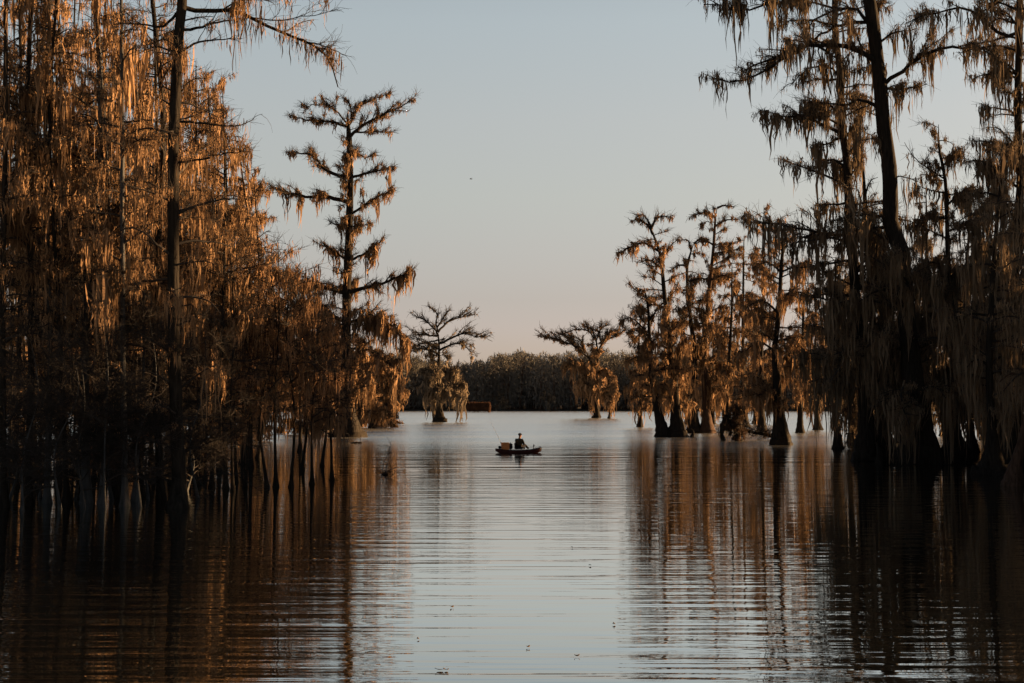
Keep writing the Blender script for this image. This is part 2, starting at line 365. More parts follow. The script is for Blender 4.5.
px_tree(CY, 24, 707, 433, [(706, 400), (705, 352), (709, 295), (713, 250), (715, 219), (717, 208)], 4.0, limbs=[
    ([(715, 220), (706, 214), (697, 215), (688, 219)], 1.5, .8), ([(716, 212), (724, 206), (734, 208)], 1.3, .6), ([(715, 228), (727, 220), (740, 219)], 1.3, .7),
    ([(714, 245), (704, 240), (696, 244)], 1.1, 1.), ([(713, 258), (727, 252), (742, 256)], 1.2, 1.), ([(711, 280), (725, 276), (738, 284)], 1.3, 1.)],
    auto=38, crown=(0.15, 1.), reach=4.4, sub=1.4, moss=0.65, tufts=1.8, mlen=1.1, hangprof=lambda u: 1.6 * (1 - u) + 0.4, flare=.5, bark='rustbark',
    label='straight tall cypress with rust coloured trunk and flat top, in the group beyond the kayak')
px_tree(CY, 25, 781, 445, [(779, 415), (777, 385), (776, 350), (779, 310), (782, 270), (783, 245), (780, 215)], 4.6, limbs=[
    ([(783, 250), (790, 240), (800, 232)], 1.2, .8), ([(782, 240), (774, 226), (768, 212)], .9, .4), ([(780, 300), (795, 292), (812, 298)], 1.4, 1.), ([(779, 310), (764, 300), (748, 306)], 1.4, 1.),
    ([(777, 345), (792, 338), (806, 350)], 1.3, 1.2), ([(777, 350), (762, 342), (746, 352)], 1.3, 1.2), ([(781, 270), (768, 262), (752, 268)], 1.3, 1.), ([(782, 272), (796, 266), (812, 262)], 1.2, 1.)],
    auto=40, crown=(0.16, 1.), reach=4.2, sub=1.3, moss=0.85, tufts=1.8, mlen=1.1, hangprof=lambda u: 1.7 * (1 - u) + 0.4, flare=0.4, fh=1.8,
    label='cypress with dark swollen bottle-shaped foot standing beside the fallen snag')

RB = 'mossy cypress trees in the band behind the right bank'
for i, (bx, by, tx, ty, r, re, lab) in enumerate([
    (640, 427, 642, 300, 2.0, 4.0, 'slim mossy cypress half hidden behind the leaning curved cypress'),
    (728, 430, 732, 262, 2.4, 4.6, 'mossy cypress behind the snag, just right of the rust coloured trunk'),
    (745, 427, 744, 235, 2.4, 5.0, 'thin-topped mossy cypress rising behind the snag, left of the bottle-footed cypress'),
    (762, 431, 764, 205, 2.4, 4.6, 'slender bare-topped cypress close left behind the bottle-footed cypress'),
    (800, 433, 803, 270, 2.6, 4.6, 'mossy cypress right behind the bottle-footed cypress'),
    (818, 430, 815, 285, 2.6, 5.0, 'mossy cypress seen between the bottle-footed cypress and the dark bank trees'),
    (756, 424, 758, 300, 2.2, 5.5, 'low broad mossy cypress far behind the fallen snag'),
    (712, 424, 716, 312, 2.2, 5.5, 'low mossy cypress far behind the rust coloured trunk'),
    (688, 424, 684, 322, 2.2, 5.0, 'low mossy cypress far behind the crooked hook-topped cypress')]):
    simple(CY, 40 + i, bx, by, tx, ty, r, auto=34, crown=(0.14, 1.0), reach=re * .85, moss=0.8, mlen=1.25, tufts=1.8, hangprof=lambda u: 1.5 * (1 - u) + 0.5, sub=1.0, twigs=.8, label=lab, group=RB)

# ---- the dark bank on the right
px_tree(CY, 31, 918, 463, [(917, 435), (911, 360), (906, 297), (901, 255), (894, 222), (891, 169), (886, 131), (882, 94), (876, 45), (869, 0), (862, -45), (858, -90)], 10.0, rtop=.58, limbs=[
    ([(881, 62), (869, 56), (842, 49), (812, 51), (797, 53), (767, 66), (737, 79)], 3.0, 1.0), ([(797, 53), (775, 68), (745, 85), (726, 92), (702, 90)], 1.8, .8),
    ([(876, 28), (865, 20), (838, 24), (815, 36), (800, 49)], 2.2, .6), ([(872, 14), (858, 8), (839, 9), (816, 19), (800, 38)], 1.9, .6),
    ([(868, -20), (830, -8), (794, 2), (767, 10), (734, 14), (700, 12)], 2.2, .9), ([(882, 98), (864, 97), (848, 101), (809, 96)], 2.0, 1.2),
    ([(812, 51), (835, 62), (843, 70)], 1.4, .6), ([(888, 84), (900, 74), (914, 60), (940, 53), (970, 56), (1008, 62)], 2.4, .9), ([(886, 92), (905, 88), (928, 83)], 1.8, 1.3),
    ([(878, 40), (893, 33), (915, 30)], 1.6, 1.1), ([(893, 178), (900, 176), (918, 182)], 1.0, .4), ([(905, 290), (930, 280), (955, 290)], 2.2, .9), ([(905, 300), (880, 290), (858, 302)], 2.2, .9),
    ([(911, 350), (935, 342), (958, 352)], 2.0, .9), ([(910, 352), (886, 345), (866, 356)], 2.0, .9), ([(914, 395), (930, 388), (944, 398)], 1.6, .9), ([(912, 398), (893, 392), (880, 402)], 1.6, .9)],
    auto=22, crown=(0.08, .46), prof=lambda u: 1 - .3 * u, reach=4.8, sub=1.5, moss=0.85, mlen=1.35, tufts=1.8, hangprof=lambda u: 1.0 * (1 - u) ** 2 + 0.8, flare=.7, fh=1.8, knees=3, strands=9, mossmat='greymoss',  # greymoss: spanish moss with the right bank's shade put into its colour
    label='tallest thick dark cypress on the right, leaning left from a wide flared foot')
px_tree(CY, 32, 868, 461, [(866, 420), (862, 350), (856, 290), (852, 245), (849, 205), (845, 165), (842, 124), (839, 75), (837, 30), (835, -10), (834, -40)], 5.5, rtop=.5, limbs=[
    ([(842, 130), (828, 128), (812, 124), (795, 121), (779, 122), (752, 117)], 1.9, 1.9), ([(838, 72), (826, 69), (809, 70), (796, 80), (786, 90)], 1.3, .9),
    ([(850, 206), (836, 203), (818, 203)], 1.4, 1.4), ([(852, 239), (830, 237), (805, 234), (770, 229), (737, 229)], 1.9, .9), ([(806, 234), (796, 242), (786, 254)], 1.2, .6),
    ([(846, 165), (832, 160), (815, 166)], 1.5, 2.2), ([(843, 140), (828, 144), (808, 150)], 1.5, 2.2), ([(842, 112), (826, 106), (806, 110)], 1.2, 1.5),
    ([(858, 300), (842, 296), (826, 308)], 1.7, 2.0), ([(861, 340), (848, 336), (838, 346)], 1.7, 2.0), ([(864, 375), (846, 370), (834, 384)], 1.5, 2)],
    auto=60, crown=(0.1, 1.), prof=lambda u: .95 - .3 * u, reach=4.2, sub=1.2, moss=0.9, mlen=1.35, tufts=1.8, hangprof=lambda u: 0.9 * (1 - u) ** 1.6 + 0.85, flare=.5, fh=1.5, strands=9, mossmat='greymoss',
    label='slim dark cypress left of the tallest one, moss bunches on its left boughs')
px_tree(CY, 33, 884, 459, [(880, 400), (874, 330), (868, 270), (867, 225), (865, 180), (861, 150), (850, 146), (842, 138)], 5.2, limbs=[
    ([(866, 190), (872, 180), (880, 176)], 1.2, 1.), ([(868, 235), (884, 228), (897, 236)], 1.5, 1.5), ([(867, 225), (856, 220), (846, 226)], 1.4, 1.5), ([(872, 290), (888, 284), (900, 292)], 1.7, 2.0),
    ([(874, 330), (860, 324), (846, 332)], 1.6, 2.)],
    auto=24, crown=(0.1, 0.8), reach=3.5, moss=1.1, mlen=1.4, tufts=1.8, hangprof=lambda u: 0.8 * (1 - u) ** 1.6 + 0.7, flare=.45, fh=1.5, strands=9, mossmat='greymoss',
    label='dark crooked-topped trunk squeezed between the two tall right-hand cypresses')
px_tree(CY, 34, 955, 458, [(954, 420), (952, 340), (950, 280), (947, 225), (944, 180), (939, 150), (936, 126)], 4.6, limbs=[
    ([(942, 165), (952, 155), (962, 148)], 1.2, 1), ([(944, 180), (930, 172), (914, 160), (902, 144)], .9, .2), ([(945, 195), (930, 192), (912, 188)], 1.1, 1.5), ([(946, 200), (962, 192), (980, 190)], 1.3, 1.6),
    ([(947, 222), (928, 216), (908, 226)], 1.4, 2.2), ([(948, 232), (965, 224), (985, 230)], 1.4, 2.2), ([(950, 270), (930, 262), (912, 270)], 1.6, 2.2), ([(950, 275), (968, 268), (986, 276)], 1.6, 2.2),
    ([(952, 320), (935, 314), (918, 326)], 1.6, 2.2), ([(952, 322), (970, 316), (988, 328)], 1.6, 2.2)],
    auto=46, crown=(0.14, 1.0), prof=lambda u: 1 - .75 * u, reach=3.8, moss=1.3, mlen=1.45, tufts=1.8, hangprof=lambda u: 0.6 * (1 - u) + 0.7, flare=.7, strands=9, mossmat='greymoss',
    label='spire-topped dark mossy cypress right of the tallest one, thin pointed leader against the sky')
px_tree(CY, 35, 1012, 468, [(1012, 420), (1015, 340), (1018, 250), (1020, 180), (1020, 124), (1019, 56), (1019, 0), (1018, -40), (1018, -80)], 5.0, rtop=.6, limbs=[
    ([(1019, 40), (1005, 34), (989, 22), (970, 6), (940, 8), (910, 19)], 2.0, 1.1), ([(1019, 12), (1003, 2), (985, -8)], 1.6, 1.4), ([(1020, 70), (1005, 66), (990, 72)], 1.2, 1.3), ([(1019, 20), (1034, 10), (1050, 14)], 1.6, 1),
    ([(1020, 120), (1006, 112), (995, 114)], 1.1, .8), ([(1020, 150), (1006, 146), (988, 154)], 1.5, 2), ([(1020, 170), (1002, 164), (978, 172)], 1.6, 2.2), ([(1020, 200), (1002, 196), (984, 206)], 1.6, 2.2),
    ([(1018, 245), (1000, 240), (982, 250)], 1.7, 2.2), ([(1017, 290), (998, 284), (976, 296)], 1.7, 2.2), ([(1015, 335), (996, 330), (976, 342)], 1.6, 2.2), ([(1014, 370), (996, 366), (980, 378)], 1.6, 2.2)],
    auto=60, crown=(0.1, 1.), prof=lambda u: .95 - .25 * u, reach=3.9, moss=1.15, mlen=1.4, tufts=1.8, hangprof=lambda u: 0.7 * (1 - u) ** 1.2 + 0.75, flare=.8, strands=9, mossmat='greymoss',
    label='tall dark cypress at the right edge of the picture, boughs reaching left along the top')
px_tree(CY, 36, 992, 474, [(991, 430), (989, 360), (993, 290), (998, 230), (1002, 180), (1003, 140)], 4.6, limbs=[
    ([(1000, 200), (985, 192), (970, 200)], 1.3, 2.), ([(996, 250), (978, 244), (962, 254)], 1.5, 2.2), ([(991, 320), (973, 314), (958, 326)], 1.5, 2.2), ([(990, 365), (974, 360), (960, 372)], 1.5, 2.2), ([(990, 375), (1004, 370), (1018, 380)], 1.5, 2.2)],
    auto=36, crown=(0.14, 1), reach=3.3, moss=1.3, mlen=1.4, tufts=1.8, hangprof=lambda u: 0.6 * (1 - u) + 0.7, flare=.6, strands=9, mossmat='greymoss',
    label='dark curtain-mossed cypress between the spire-topped one and the right edge')
# pale flared leaning foot at the right edge
px_tree(CY, 37, 1013, 486, [(1016, 462), (1022, 438), (1030, 400), (1036, 330), (1042, 230), (1046, 140), (1048, 40)], 3.0, limbs=[([(1034, 330), (1016, 322), (1002, 334)], 1.6, 2.2), ([(1030, 380), (1012, 374), (998, 386)], 1.6, 2.2)],
    auto=26, crown=(0.2, 0.95), reach=3.0, moss=1.2, mlen=1.3, flare=.28, fh=.8, bark='rustbark', strands=9, mossmat='greymoss',
    label='leaning trunk with pale rusty flared foot in the water at the right edge')
RD = 'dark mossy cypresses crowding the right bank'
for i, (bx, by, tx, ty, r, re, lab) in enumerate([
    (838, 449, 836, 255, 3.4, 3.2, 'thin dark cypress at the water edge, leftmost of the crowded right bank'),
    (855, 446, 852, 235, 3.4, 3.6, 'dark cypress behind the slim left trunk of the right bank'),
    (930, 447, 926, 190, 3.6, 4.0, 'dark mossy cypress close behind the tallest trunk, to its right'),
    (972, 452, 972, 200, 3.6, 3.8, 'dark mossy cypress directly right of the spire-topped one'),
    (900, 443, 905, 250, 3.2, 4.4, 'dark cypress hidden behind the flared foot of the tallest one'),
    (1000, 449, 1006, 175, 3.4, 4.2, 'dark mossy cypress behind the right-edge cypress'),
    (875, 438, 880, 270, 2.8, 5.0, 'sunlit mossy cypress deep behind the right bank, left of the tallest trunk'),
    (945, 436, 948, 262, 2.8, 5.0, 'sunlit mossy cypress deep behind the right bank, below the spire'),
    (985, 440, 988, 240, 2.8, 5.0, 'sunlit mossy cypress deep behind the right bank, near the right edge'),
    (1020, 442, 1022, 230, 2.8, 5.0, 'mossy cypress deep in the bank behind the right-edge trunk')]):
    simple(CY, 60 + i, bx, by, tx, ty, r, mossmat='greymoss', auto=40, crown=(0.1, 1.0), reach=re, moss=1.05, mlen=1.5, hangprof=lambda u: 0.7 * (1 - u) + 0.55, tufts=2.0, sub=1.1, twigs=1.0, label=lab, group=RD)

# ---- left bank: the big trunk with the arching limb
px_tree(CY, 51, 178, 508, [(177, 480), (176, 420), (175, 350), (173, 280), (174, 220), (175, 160), (176, 100), (179, 50), (183, 0), (185, -50), (186, -90)], 7.0, rtop=.66, mossmin=.3, limbs=[
    ([(182, 16), (192, 10), (212, 8), (235, 9), (262, 18), (290, 33), (315, 43), (328, 58), (334, 80)], 2.6, 2.6), ([(181, 40), (196, 28), (214, 20), (240, 14)], 1.8, .9),
    ([(180, 48), (200, 45), (222, 44), (246, 44)], 1.4, .9), ([(290, 33), (306, 38), (322, 43), (346, 54)], .9, .25), ([(258, 8), (285, 20), (315, 20), (343, 17)], .8, .25),
    ([(184, -20), (215, -6), (255, 6), (290, 8), (308, 2)], 1.8, .5), ([(182, 10), (165, 28), (140, 26), (118, 28)], 1.7, .8), ([(178, 60), (160, 50), (148, 55)], 1.3, 1),
    ([(177, 95), (190, 80), (206, 76)], 1.2, .8), ([(175, 130), (205, 122), (232, 124), (250, 114)], 1.5, 1.3), ([(175, 170), (205, 162), (232, 158), (256, 158)], 1.4, 1.2)],
    auto=40, crown=(0.12, 0.9), reach=2.6, moss=.75, mlen=.62, hangprof=lambda u: 1.0, mossmat='moss', flare=.08, fh=.5, strands=9,
    label='big dark cypress in the left thicket with a long limb arching right across the sky')
LT = 'thin cypresses crowding the left bank'
def lefts(rows, **kw):
    for r in rows:
        sd, bx, by, tx, ty, rp, re, mo, lab = r[:9]; o = dict(kw)
        if len(r) > 9: o.update(r[9])
        simple(CY, sd, bx, by, tx, ty, rp * (1.05 if sd < 111 else .85), reach=re, moss=mo, label=lab, group=LT, **o)
lefts([
 (101, 4, 506, 6, -60, 3.4, 2.2, 1.1, 'dark trunk at the extreme left edge of the picture'),
 (102, 28, 503, 34, -60, 3.6, 2.3, 1.1, 'second dark trunk from the left edge in the flooded thicket'),
 (103, 47, 503, 52, -40, 3.0, 2.0, 1.0, 'third grey trunk from the left edge, standing at the waterline', {'bark': 'palebark'}),
 (104, 67, 503, 62, -70, 2.2, 2.0, 1.0, 'fourth trunk from the left edge, slim and dark'),
 (105, 86, 503, 90, -70, 4.2, 2.3, 1.0, 'fifth trunk from the left edge, broad and grey at its foot', {'bark': 'palebark'}),
 (106, 101, 504, 98, 30, 1.9, 1.5, .45, 'palest slim trunk in the middle of the left thicket, at the waterline', {'bark': 'palebark'}),
 (107, 125, 506, 121, -40, 3.0, 2.0, .8, 'grey trunk right of the palest slim one, at the waterline', {'bark': 'palebark'}),
 (108, 134, 502, 136, 60, 1.6, 1.8, .7, 'slim grey stem close to the right side of a thicker grey trunk', {'bark': 'palebark'}),
 (109, 161, 500, 146, -60, 3.8, 2.2, .8, 'dark trunk just left of the big cypress with the arching limb'),
], auto=64, crown=(0.10, 1.0), mlen=.85, wmul=1.25, flare=.06, fh=.3, strands=10, sub=1.1, twigs=1.9, rtop=.5, mossmin=.36, hangprof=lambda u: 0.75 + .5 * u)
lefts([
 (111, 15, 488, 18, -60, 3.0, 2.8, 1.3, 'second-row trunk behind the two leftmost trunks'),
 (112, 58, 486, 56, -60, 3.0, 2.8, 1.3, 'second-row trunk seen between the third and fourth trunks from the left edge'),
 (113, 112, 487, 106, -30, 2.8, 2.8, 1.2, 'second-row trunk behind the palest slim trunk'),
 (114, 150, 486, 152, -40, 2.6, 2.6, 1.1, 'second-row trunk behind the trunk beside the big limbed cypress'),
 (115, 198, 484, 196, 60, 2.4, 2.4, 1.3, 'slender trunk just right of the big limbed cypress'),
 (116, 212, 487, 208, 84, 2.2, 2.4, 1.4, 'slender mossy trunk two steps right of the big limbed cypress'),
 (117, 226, 489, 224, 110, 2.1, 2.5, 1.4, 'slender trunk at the lit right edge of the thicket'),
], auto=56, crown=(0.08, 1.0), mlen=1.05, wmul=1.2, flare=.06, fh=.35, strands=10, sub=1.0, twigs=1.6, rtop=.5, mossmin=.28)
lefts([
 (121, 35, 468, 36, -50, 3.0, 3.4, 1.5, 'third-row sunlit mossy cypress behind the left edge of the thicket'),
 (122, 80, 466, 76, -40, 3.0, 3.6, 1.6, 'third-row sunlit mossy cypress behind the fourth and fifth trunks'),
 (123, 120, 468, 122, -10, 2.8, 3.6, 1.5, 'third-row sunlit mossy cypress behind the palest slim trunk'),
 (124, 158, 464, 160, 20, 2.8, 3.4, 1.5, 'third-row mossy cypress behind the big limbed cypress, to its left'),
 (125, 194, 466, 196, 68, 2.6, 3.4, 1.8, 'third-row mossy cypress whose bright crown shows right of the big trunk'),
 (126, 220, 462, 222, 78, 2.6, 3.6, 1.9, 'bright mossy cypress forming the upper right shoulder of the left thicket'),
 (127, 243, 464, 238, 140, 2.4, 3.0, 1.8, 'bright mossy cypress at the outer right edge of the left thicket'),
 (128, 100, 452, 98, 20, 2.6, 4.0, 1.5, 'back-row mossy cypress deep behind the middle of the left thicket'),
 (129, 10, 455, 12, -20, 2.6, 4.0, 1.5, 'back-row mossy cypress deep behind the left edge'),
 (130, 60, 450, 56, 0, 2.6, 4.2, 1.5, 'back-row mossy cypress between the edge and the middle of the thicket'),
 (131, 142, 450, 140, 60, 2.6, 4.2, 1.5, 'back-row mossy cypress left of the big limbed cypress'),
 (132, 185, 448, 182, 90, 2.4, 4.2, 1.6, 'back-row mossy cypress right behind the big limbed cypress'),
 (133, 215, 450, 216, 130, 2.2, 4.0, 1.8, 'back-row mossy cypress filling the lit right part of the thicket'),
 (134, 248, 448, 250, 196, 2.0, 3.4, 1.7, 'back-row mossy cypress at the foot of the thicket right shoulder'),
], auto=50, crown=(0.04, 1.0), mossmin=.12, mlen=1.15, flare=.1, fh=.5, strands=8, sub=.9, twigs=.7, tufts=1.2)
lefts([
 (171, -10, 440, -8, 60, 3.0, 5.0, 1.3, 'mossy cypress far back in the swamp behind the extreme left edge'),
 (172, 30, 436, 32, 120, 3.0, 5.0, 1.3, 'mossy cypress far back in the swamp behind the second trunk from the left'),
 (173, 66, 438, 64, 100, 3.0, 5.0, 1.3, 'mossy cypress far back in the swamp behind the fourth trunk from the left'),
 (174, 104, 436, 106, 130, 3.0, 5.0, 1.3, 'mossy cypress far back in the swamp behind the palest slim trunk'),
 (175, 136, 439, 134, 120, 3.0, 5.0, 1.3, 'mossy cypress far back in the swamp left of the big limbed cypress'),
 (176, 170, 436, 172, 170, 3.0, 5.0, 1.3, 'mossy cypress far back in the swamp behind the big limbed cypress'),
 (177, 200, 438, 202, 190, 3.0, 5.0, 1.3, 'mossy cypress far back in the swamp right of the big limbed cypress'),
 (178, 232, 436, 230, 230, 2.6, 5.0, 1.3, 'mossy cypress far back behind the lit right part of the thicket'),
 (179, 258, 441, 258, 275, 2.2, 4.2, 1.3, 'mossy cypress far back, first left of the bright water gap'),
 (180, 305, 434, 303, 300, 2.4, 5.0, 1.3, 'mossy cypress far back, between the bright water gap and the lone tall cypress'),
 (181, 328, 430, 326, 318, 2.4, 5.0, 1.3, 'low mossy cypress far back, just left of the lone tall cypress'),
 (182, 372, 428, 370, 345, 2.2, 5.0, 1.5, 'low bright mossy cypress behind the lone tall cypress, to its right'),
 (183, 388, 424, 386, 352, 1.8, 4.0, 1.5, 'low pale mossy cypress between the lone tall cypress and the small flat-topped one'),
], auto=50, crown=(0.02, 1.0), mlen=1.5, flare=.2, fh=.7, strands=8, sub=.8, twigs=.6, tufts=1.4, wmul=1.2)
# thin stems with swollen feet standing in the water in front of the lone tall cypress
SM = 'thin swamp saplings with swollen feet in front of the lone cypress'
for r in [
 (141, 245, 487, 244, 300, 1.3, 1.6, 'thin sapling with swollen foot, leftmost in front of the lit gap'),
 (142, 267, 488, 269, 260, 1.5, 1.8, 'thin sapling with thick swollen foot just left of the bright water gap'),
 (143, 276, 487, 278, 235, 1.6, 2.0, 'taller thin sapling standing in the bright water gap'),
 (144, 291, 487, 291, 265, 1.6, 2.0, 'thin sapling at the right side of the bright water gap'),
 (145, 312, 484, 309, 300, 1.4, 2.1, 'thin rusty-mossed sapling left of the lone tall cypress'),
 (146, 332, 480, 330, 330, 1.4, 1.9, 'short rusty-mossed sapling in front of the foot of the lone tall cypress'),
 (147, 236, 482, 236, 250, 1.4, 2.0, 'thin sapling close to the right edge of the thicket'),
 (148, 302, 470, 300, 300, 1.5, 2.6, 'mossy sapling behind the thin stems, between the water gap and the lone cypress'),
 (149, 322, 466, 322, 318, 1.5, 2.6, 'mossy sapling close behind, left of the lone tall cypress'),
 (150, 258, 458, 262, 240, 2.0, 3.2, 'mossy young cypress behind the thin stems left of the water gap'),
 (151, 300, 452, 296, 290, 1.9, 3.4, 'mossy young cypress standing between the water gap and the lone cypress')]:
    simple('cypress_sapling', r[0], r[1], r[2], r[3], r[4], r[5], reach=r[6], auto=30, crown=(0.3, 1.0), moss=.6, mlen=.95, flare=.05, fh=.3, mossmat='rustmoss',
           sub=1.1, twigs=1.1, strands=7, label=r[7], group=SM, prof=lambda u: 0.5 + .5 * math.sin(pi * min(1, .15 + u * .8)))
TS = 'thin bare stems standing in the left thicket'
gs = np.random.default_rng(77); STEM = ['leftmost of the thin bare stems in the left thicket', 'thin bare stem beside the second dark trunk from the left', 'thin bare stem between the second and third trunks from the left', 'thin bare stem just left of the fourth trunk', 'thin bare stem just right of the fourth trunk',
 'thin bare stem left of the broad grey fifth trunk', 'thin bare stem between the broad grey trunk and the palest slim one', 'thin bare stem right beside the palest slim trunk', 'thin bare stem left of the grey trunk pair', 'thin bare stem right of the grey trunk pair', 'thin bare stem left of the big limbed cypress',
 'thin bare stem touching the left side of the big limbed cypress', 'thin bare stem right of the big limbed cypress', 'thin bare stem between the big limbed cypress and the slender trunks', 'thin bare stem among the slender trunks at the lit edge', 'thin bare stem at the outer lit edge of the thicket', 'rightmost thin bare stem of the left thicket']
for i, x in enumerate([10, 23, 38, 59, 73, 80, 94, 107, 116, 143, 154, 169, 190, 205, 219, 233, 251]):
    simple('bare_sapling', 300 + i, x, 488 + gs.uniform(-14, 14) - (8 if x > 180 else 0), x + gs.uniform(-9, 9), gs.uniform(60, 200) + (60 if x > 200 else 0), gs.uniform(1.1, 2.0), auto=24, crown=(0.25, 1.0), reach=1.9, moss=0, flare=.05, fh=.3, twigs=1.4, label=STEM[i], group=TS, rtop=.3)
# bare grey brush in front of the left trunks
BB = 'bare grey swamp bushes in front of the left trunks'
for r in [(161, 22, 511, 30, 335, 'bare grey bush at the extreme left, in front of the leftmost trunks'), (162, 60, 509, 66, 330, 'bare grey bush in front of the third and fourth trunks from the left'),
          (163, 104, 508, 100, 300, 'bare pale bush with crossing twigs in front of the palest slim trunk'), (164, 140, 507, 150, 320, 'bare grey bush left of the foot of the big limbed cypress'),
          (165, 198, 500, 206, 330, 'bare grey bush right of the foot of the big limbed cypress'), (166, 84, 507, 80, 350, 'low bare grey bush before the broad grey trunk'),
          (191, 10, 500, 6, 400, 'low dense bare bush at the waterline by the extreme left edge'), (192, 40, 498, 44, 395, 'low dense bare bush at the waterline between the second and third trunks'), (193, 76, 499, 74, 400, 'low dense bare bush at the waterline before the fourth trunk'),
          (194, 112, 500, 116, 395, 'low dense bare bush between the palest slim trunk and the grey trunk'), (195, 148, 499, 146, 400, 'low dense bare bush just left of the big limbed cypress foot'), (196, 186, 492, 190, 400, 'low dense bare bush just right of the big limbed cypress foot')]:
    simple('bare_bush', r[0], r[1], r[2], r[3], r[4], 1.0, auto=26, crown=(0.1, 1.0), reach=2.2, moss=0.0, bark='palebark', flare=.03, twigs=2.0, sub=1.6,
           label=r[5], group=BB, cat='bush', prof=lambda u: 1.1 - .4 * u)
# ================================================================== unseen trees added right of the frame to shade the banks
OFF = 'unseen cypresses added beyond the right edge of the picture to shade the banks'
for i, (x, y, h) in enumerate([(36, 50, 17), (40, 55, 18), (44, 51, 18), (42, 64, 17), (36, 44, 17), (50, 64, 18), (40, 70, 17), (34, 66, 15), (46, 74, 19), (54, 80, 19), (60, 88, 19), (50, 88, 18), (42, 82, 17), (56, 72, 19), (36, 78, 15), (33, 72, 14), (34, 80, 15), (40, 77, 16), (34, 76, 16), (37, 84, 16), (38, 91, 16), (33, 68, 15), (39, 72, 17), (42, 87, 18), (39, 66, 17), (26, 44, 11), (29, 40, 12), (28, 36, 12), (24, 40, 10), (34, 41, 15), (38, 37, 16), (44, 42, 18), (48, 46, 18), (33, 47, 14), (30, 52, 13)]):
    b = np.array([x, y, 0.0])
    make_tree(CY, 200 + i, b, [b, b + [.3, .2, h * .5], b + [0, .3, h]], 0.35, auto=50, crown=(0.05, 1), reach=4.2, moss=1.5, mlen=2.0, px=0.09, sub=.7, twigs=.25, strands=6, wmul=1.6,
              hangprof=lambda u: 1.0, label='unseen mossy cypress added beyond the right edge of the picture to shade the banks', group=OFF)

# ================================================================== far wood, shore
rng = np.random.default_rng(5)
def far_wood(name, x0, x1, y0, y1, count, h0, h1, seed, m):
    rng = np.random.default_rng(seed); lb = MB(); tb = MB()
    X = x0 + (x1 - x0) * ((np.arange(count) * .61803) % 1) + rng.normal(0, .8, count); Y = rng.uniform(y0, y1, count); H = rng.uniform(h0, h1, count) * (1 + .08 * np.sin(X * .05) + .06 * np.sin(X * .13 + 2))
    base = np.stack([X, Y, np.full(count, -.3)], -1); top = base + np.stack([rng.normal(0, .6, count), rng.normal(0, .6, count), H * .95], -1)
    Pt = base[:, None] + (top - base)[:, None] * np.linspace(0, 1, 4)[None, :, None]
    tubes(tb, Pt, (H * .014)[:, None] * np.array([[1.3, 1, .6, .2]]), 5)
    nb = 14; idx = np.repeat(np.arange(count), nb); t = rng.uniform(.25, .97, len(idx)); p, _ = on(Pt[idx], t)
    az = rng.uniform(0, 2 * pi, len(idx)); L = H[idx] * .2 * (1.15 - t * .7)
    W = walks(rng, p, np.stack([np.cos(az), np.sin(az), rng.uniform(.2, 1., len(idx))], -1), L, 5, .2)
    tubes(tb, W, (.05 + .012 * L)[:, None] * np.linspace(1, .4, 5)[None], 3)
    # leaf and twig clumps: many small faces
    nl = count * 900; idx = rng.integers(0, count, nl); u = rng.uniform(0, 1, nl) ** .8; z = H[idx] * (.04 + .98 * u)
    rad = H[idx] * .23 * np.sqrt(np.clip(1 - (2 * np.clip(u, 0.05, 1) - .95) ** 2 * .85, .05, 1)) * np.sqrt(rng.uniform(0, 1, nl))
    a = rng.uniform(0, 2 * pi, nl); k = 9; ck = rng.normal(0, .35, (count * k, 1))
    C = np.stack([X[idx] + rad * np.cos(a), Y[idx] + rad * np.sin(a), z], -1)
    C += np.round(rng.normal(0, .4, C.shape))
    s = rng.uniform(.10, .34, nl)[:, None]; e1 = nrm(rng.normal(0, 1, (nl, 3))) * s; e2 = nrm(np.cross(e1, rng.normal(0, 1, (nl, 3)))) * s * rng.uniform(1.5, 5.0, (nl, 1))
    e2[:, 2] = np.abs(e2[:, 2]) * 1.6
    V = np.stack([C - e1, C + e1 * .6 - e2 * .2, C + e1 * .4 + e2, C - e1 * .4 + e2 * .8], 1); V[..., 2] = np.maximum(V[..., 2], .1)
    lb.add(V.reshape(-1, 3), np.arange(nl * 4).reshape(-1, 4))
    o = empty(name, (0, y0, 0))
    lb.build('foliage', m, o, (0, y0, 0)); tb.build('trunk_mass', M['rustbark'], o, (0, y0, 0))
    for c in o.children: c['kind'] = 'stuff'
    return o
fw = far_wood('far_wood', -300, 300, 652, 740, 900, 21, 27, 7, M['wood'])
tag(fw, 'dark autumn wood closing the far shore of the lake', 'wood', kind='stuff')
g = np.random.default_rng(3)
for (px_, h, lab) in [(546, 11, 'pale grey bushy tree at the far waterline straight beyond the kayak'), (500, 9, 'small grey tree at the far waterline beyond the kayak, left of the paler one')]:
    dd = 648.0; x = (px_ - CX) * dd / F; b = np.array([x, dd, 0.])
    make_tree('shore_tree', int(px_), b, [b, b + [.3, 0, h * .5], b + [0, .2, h]], .3, auto=30, crown=(.1, 1), reach=5.5, moss=.6, mlen=1.5, mossmat='palemoss', bark='palebark', px=.2, twigs=.5, sub=.5, label=lab)

def sheet(name, verts, faces, m, kind='structure'):
    me = bpy.data.meshes.new(name); me.from_pydata(verts, [], faces); me.update(); me.materials.append(m)
    o = bpy.data.objects.new(name, me); COL.objects.link(o); tag(o, kind=kind); return o
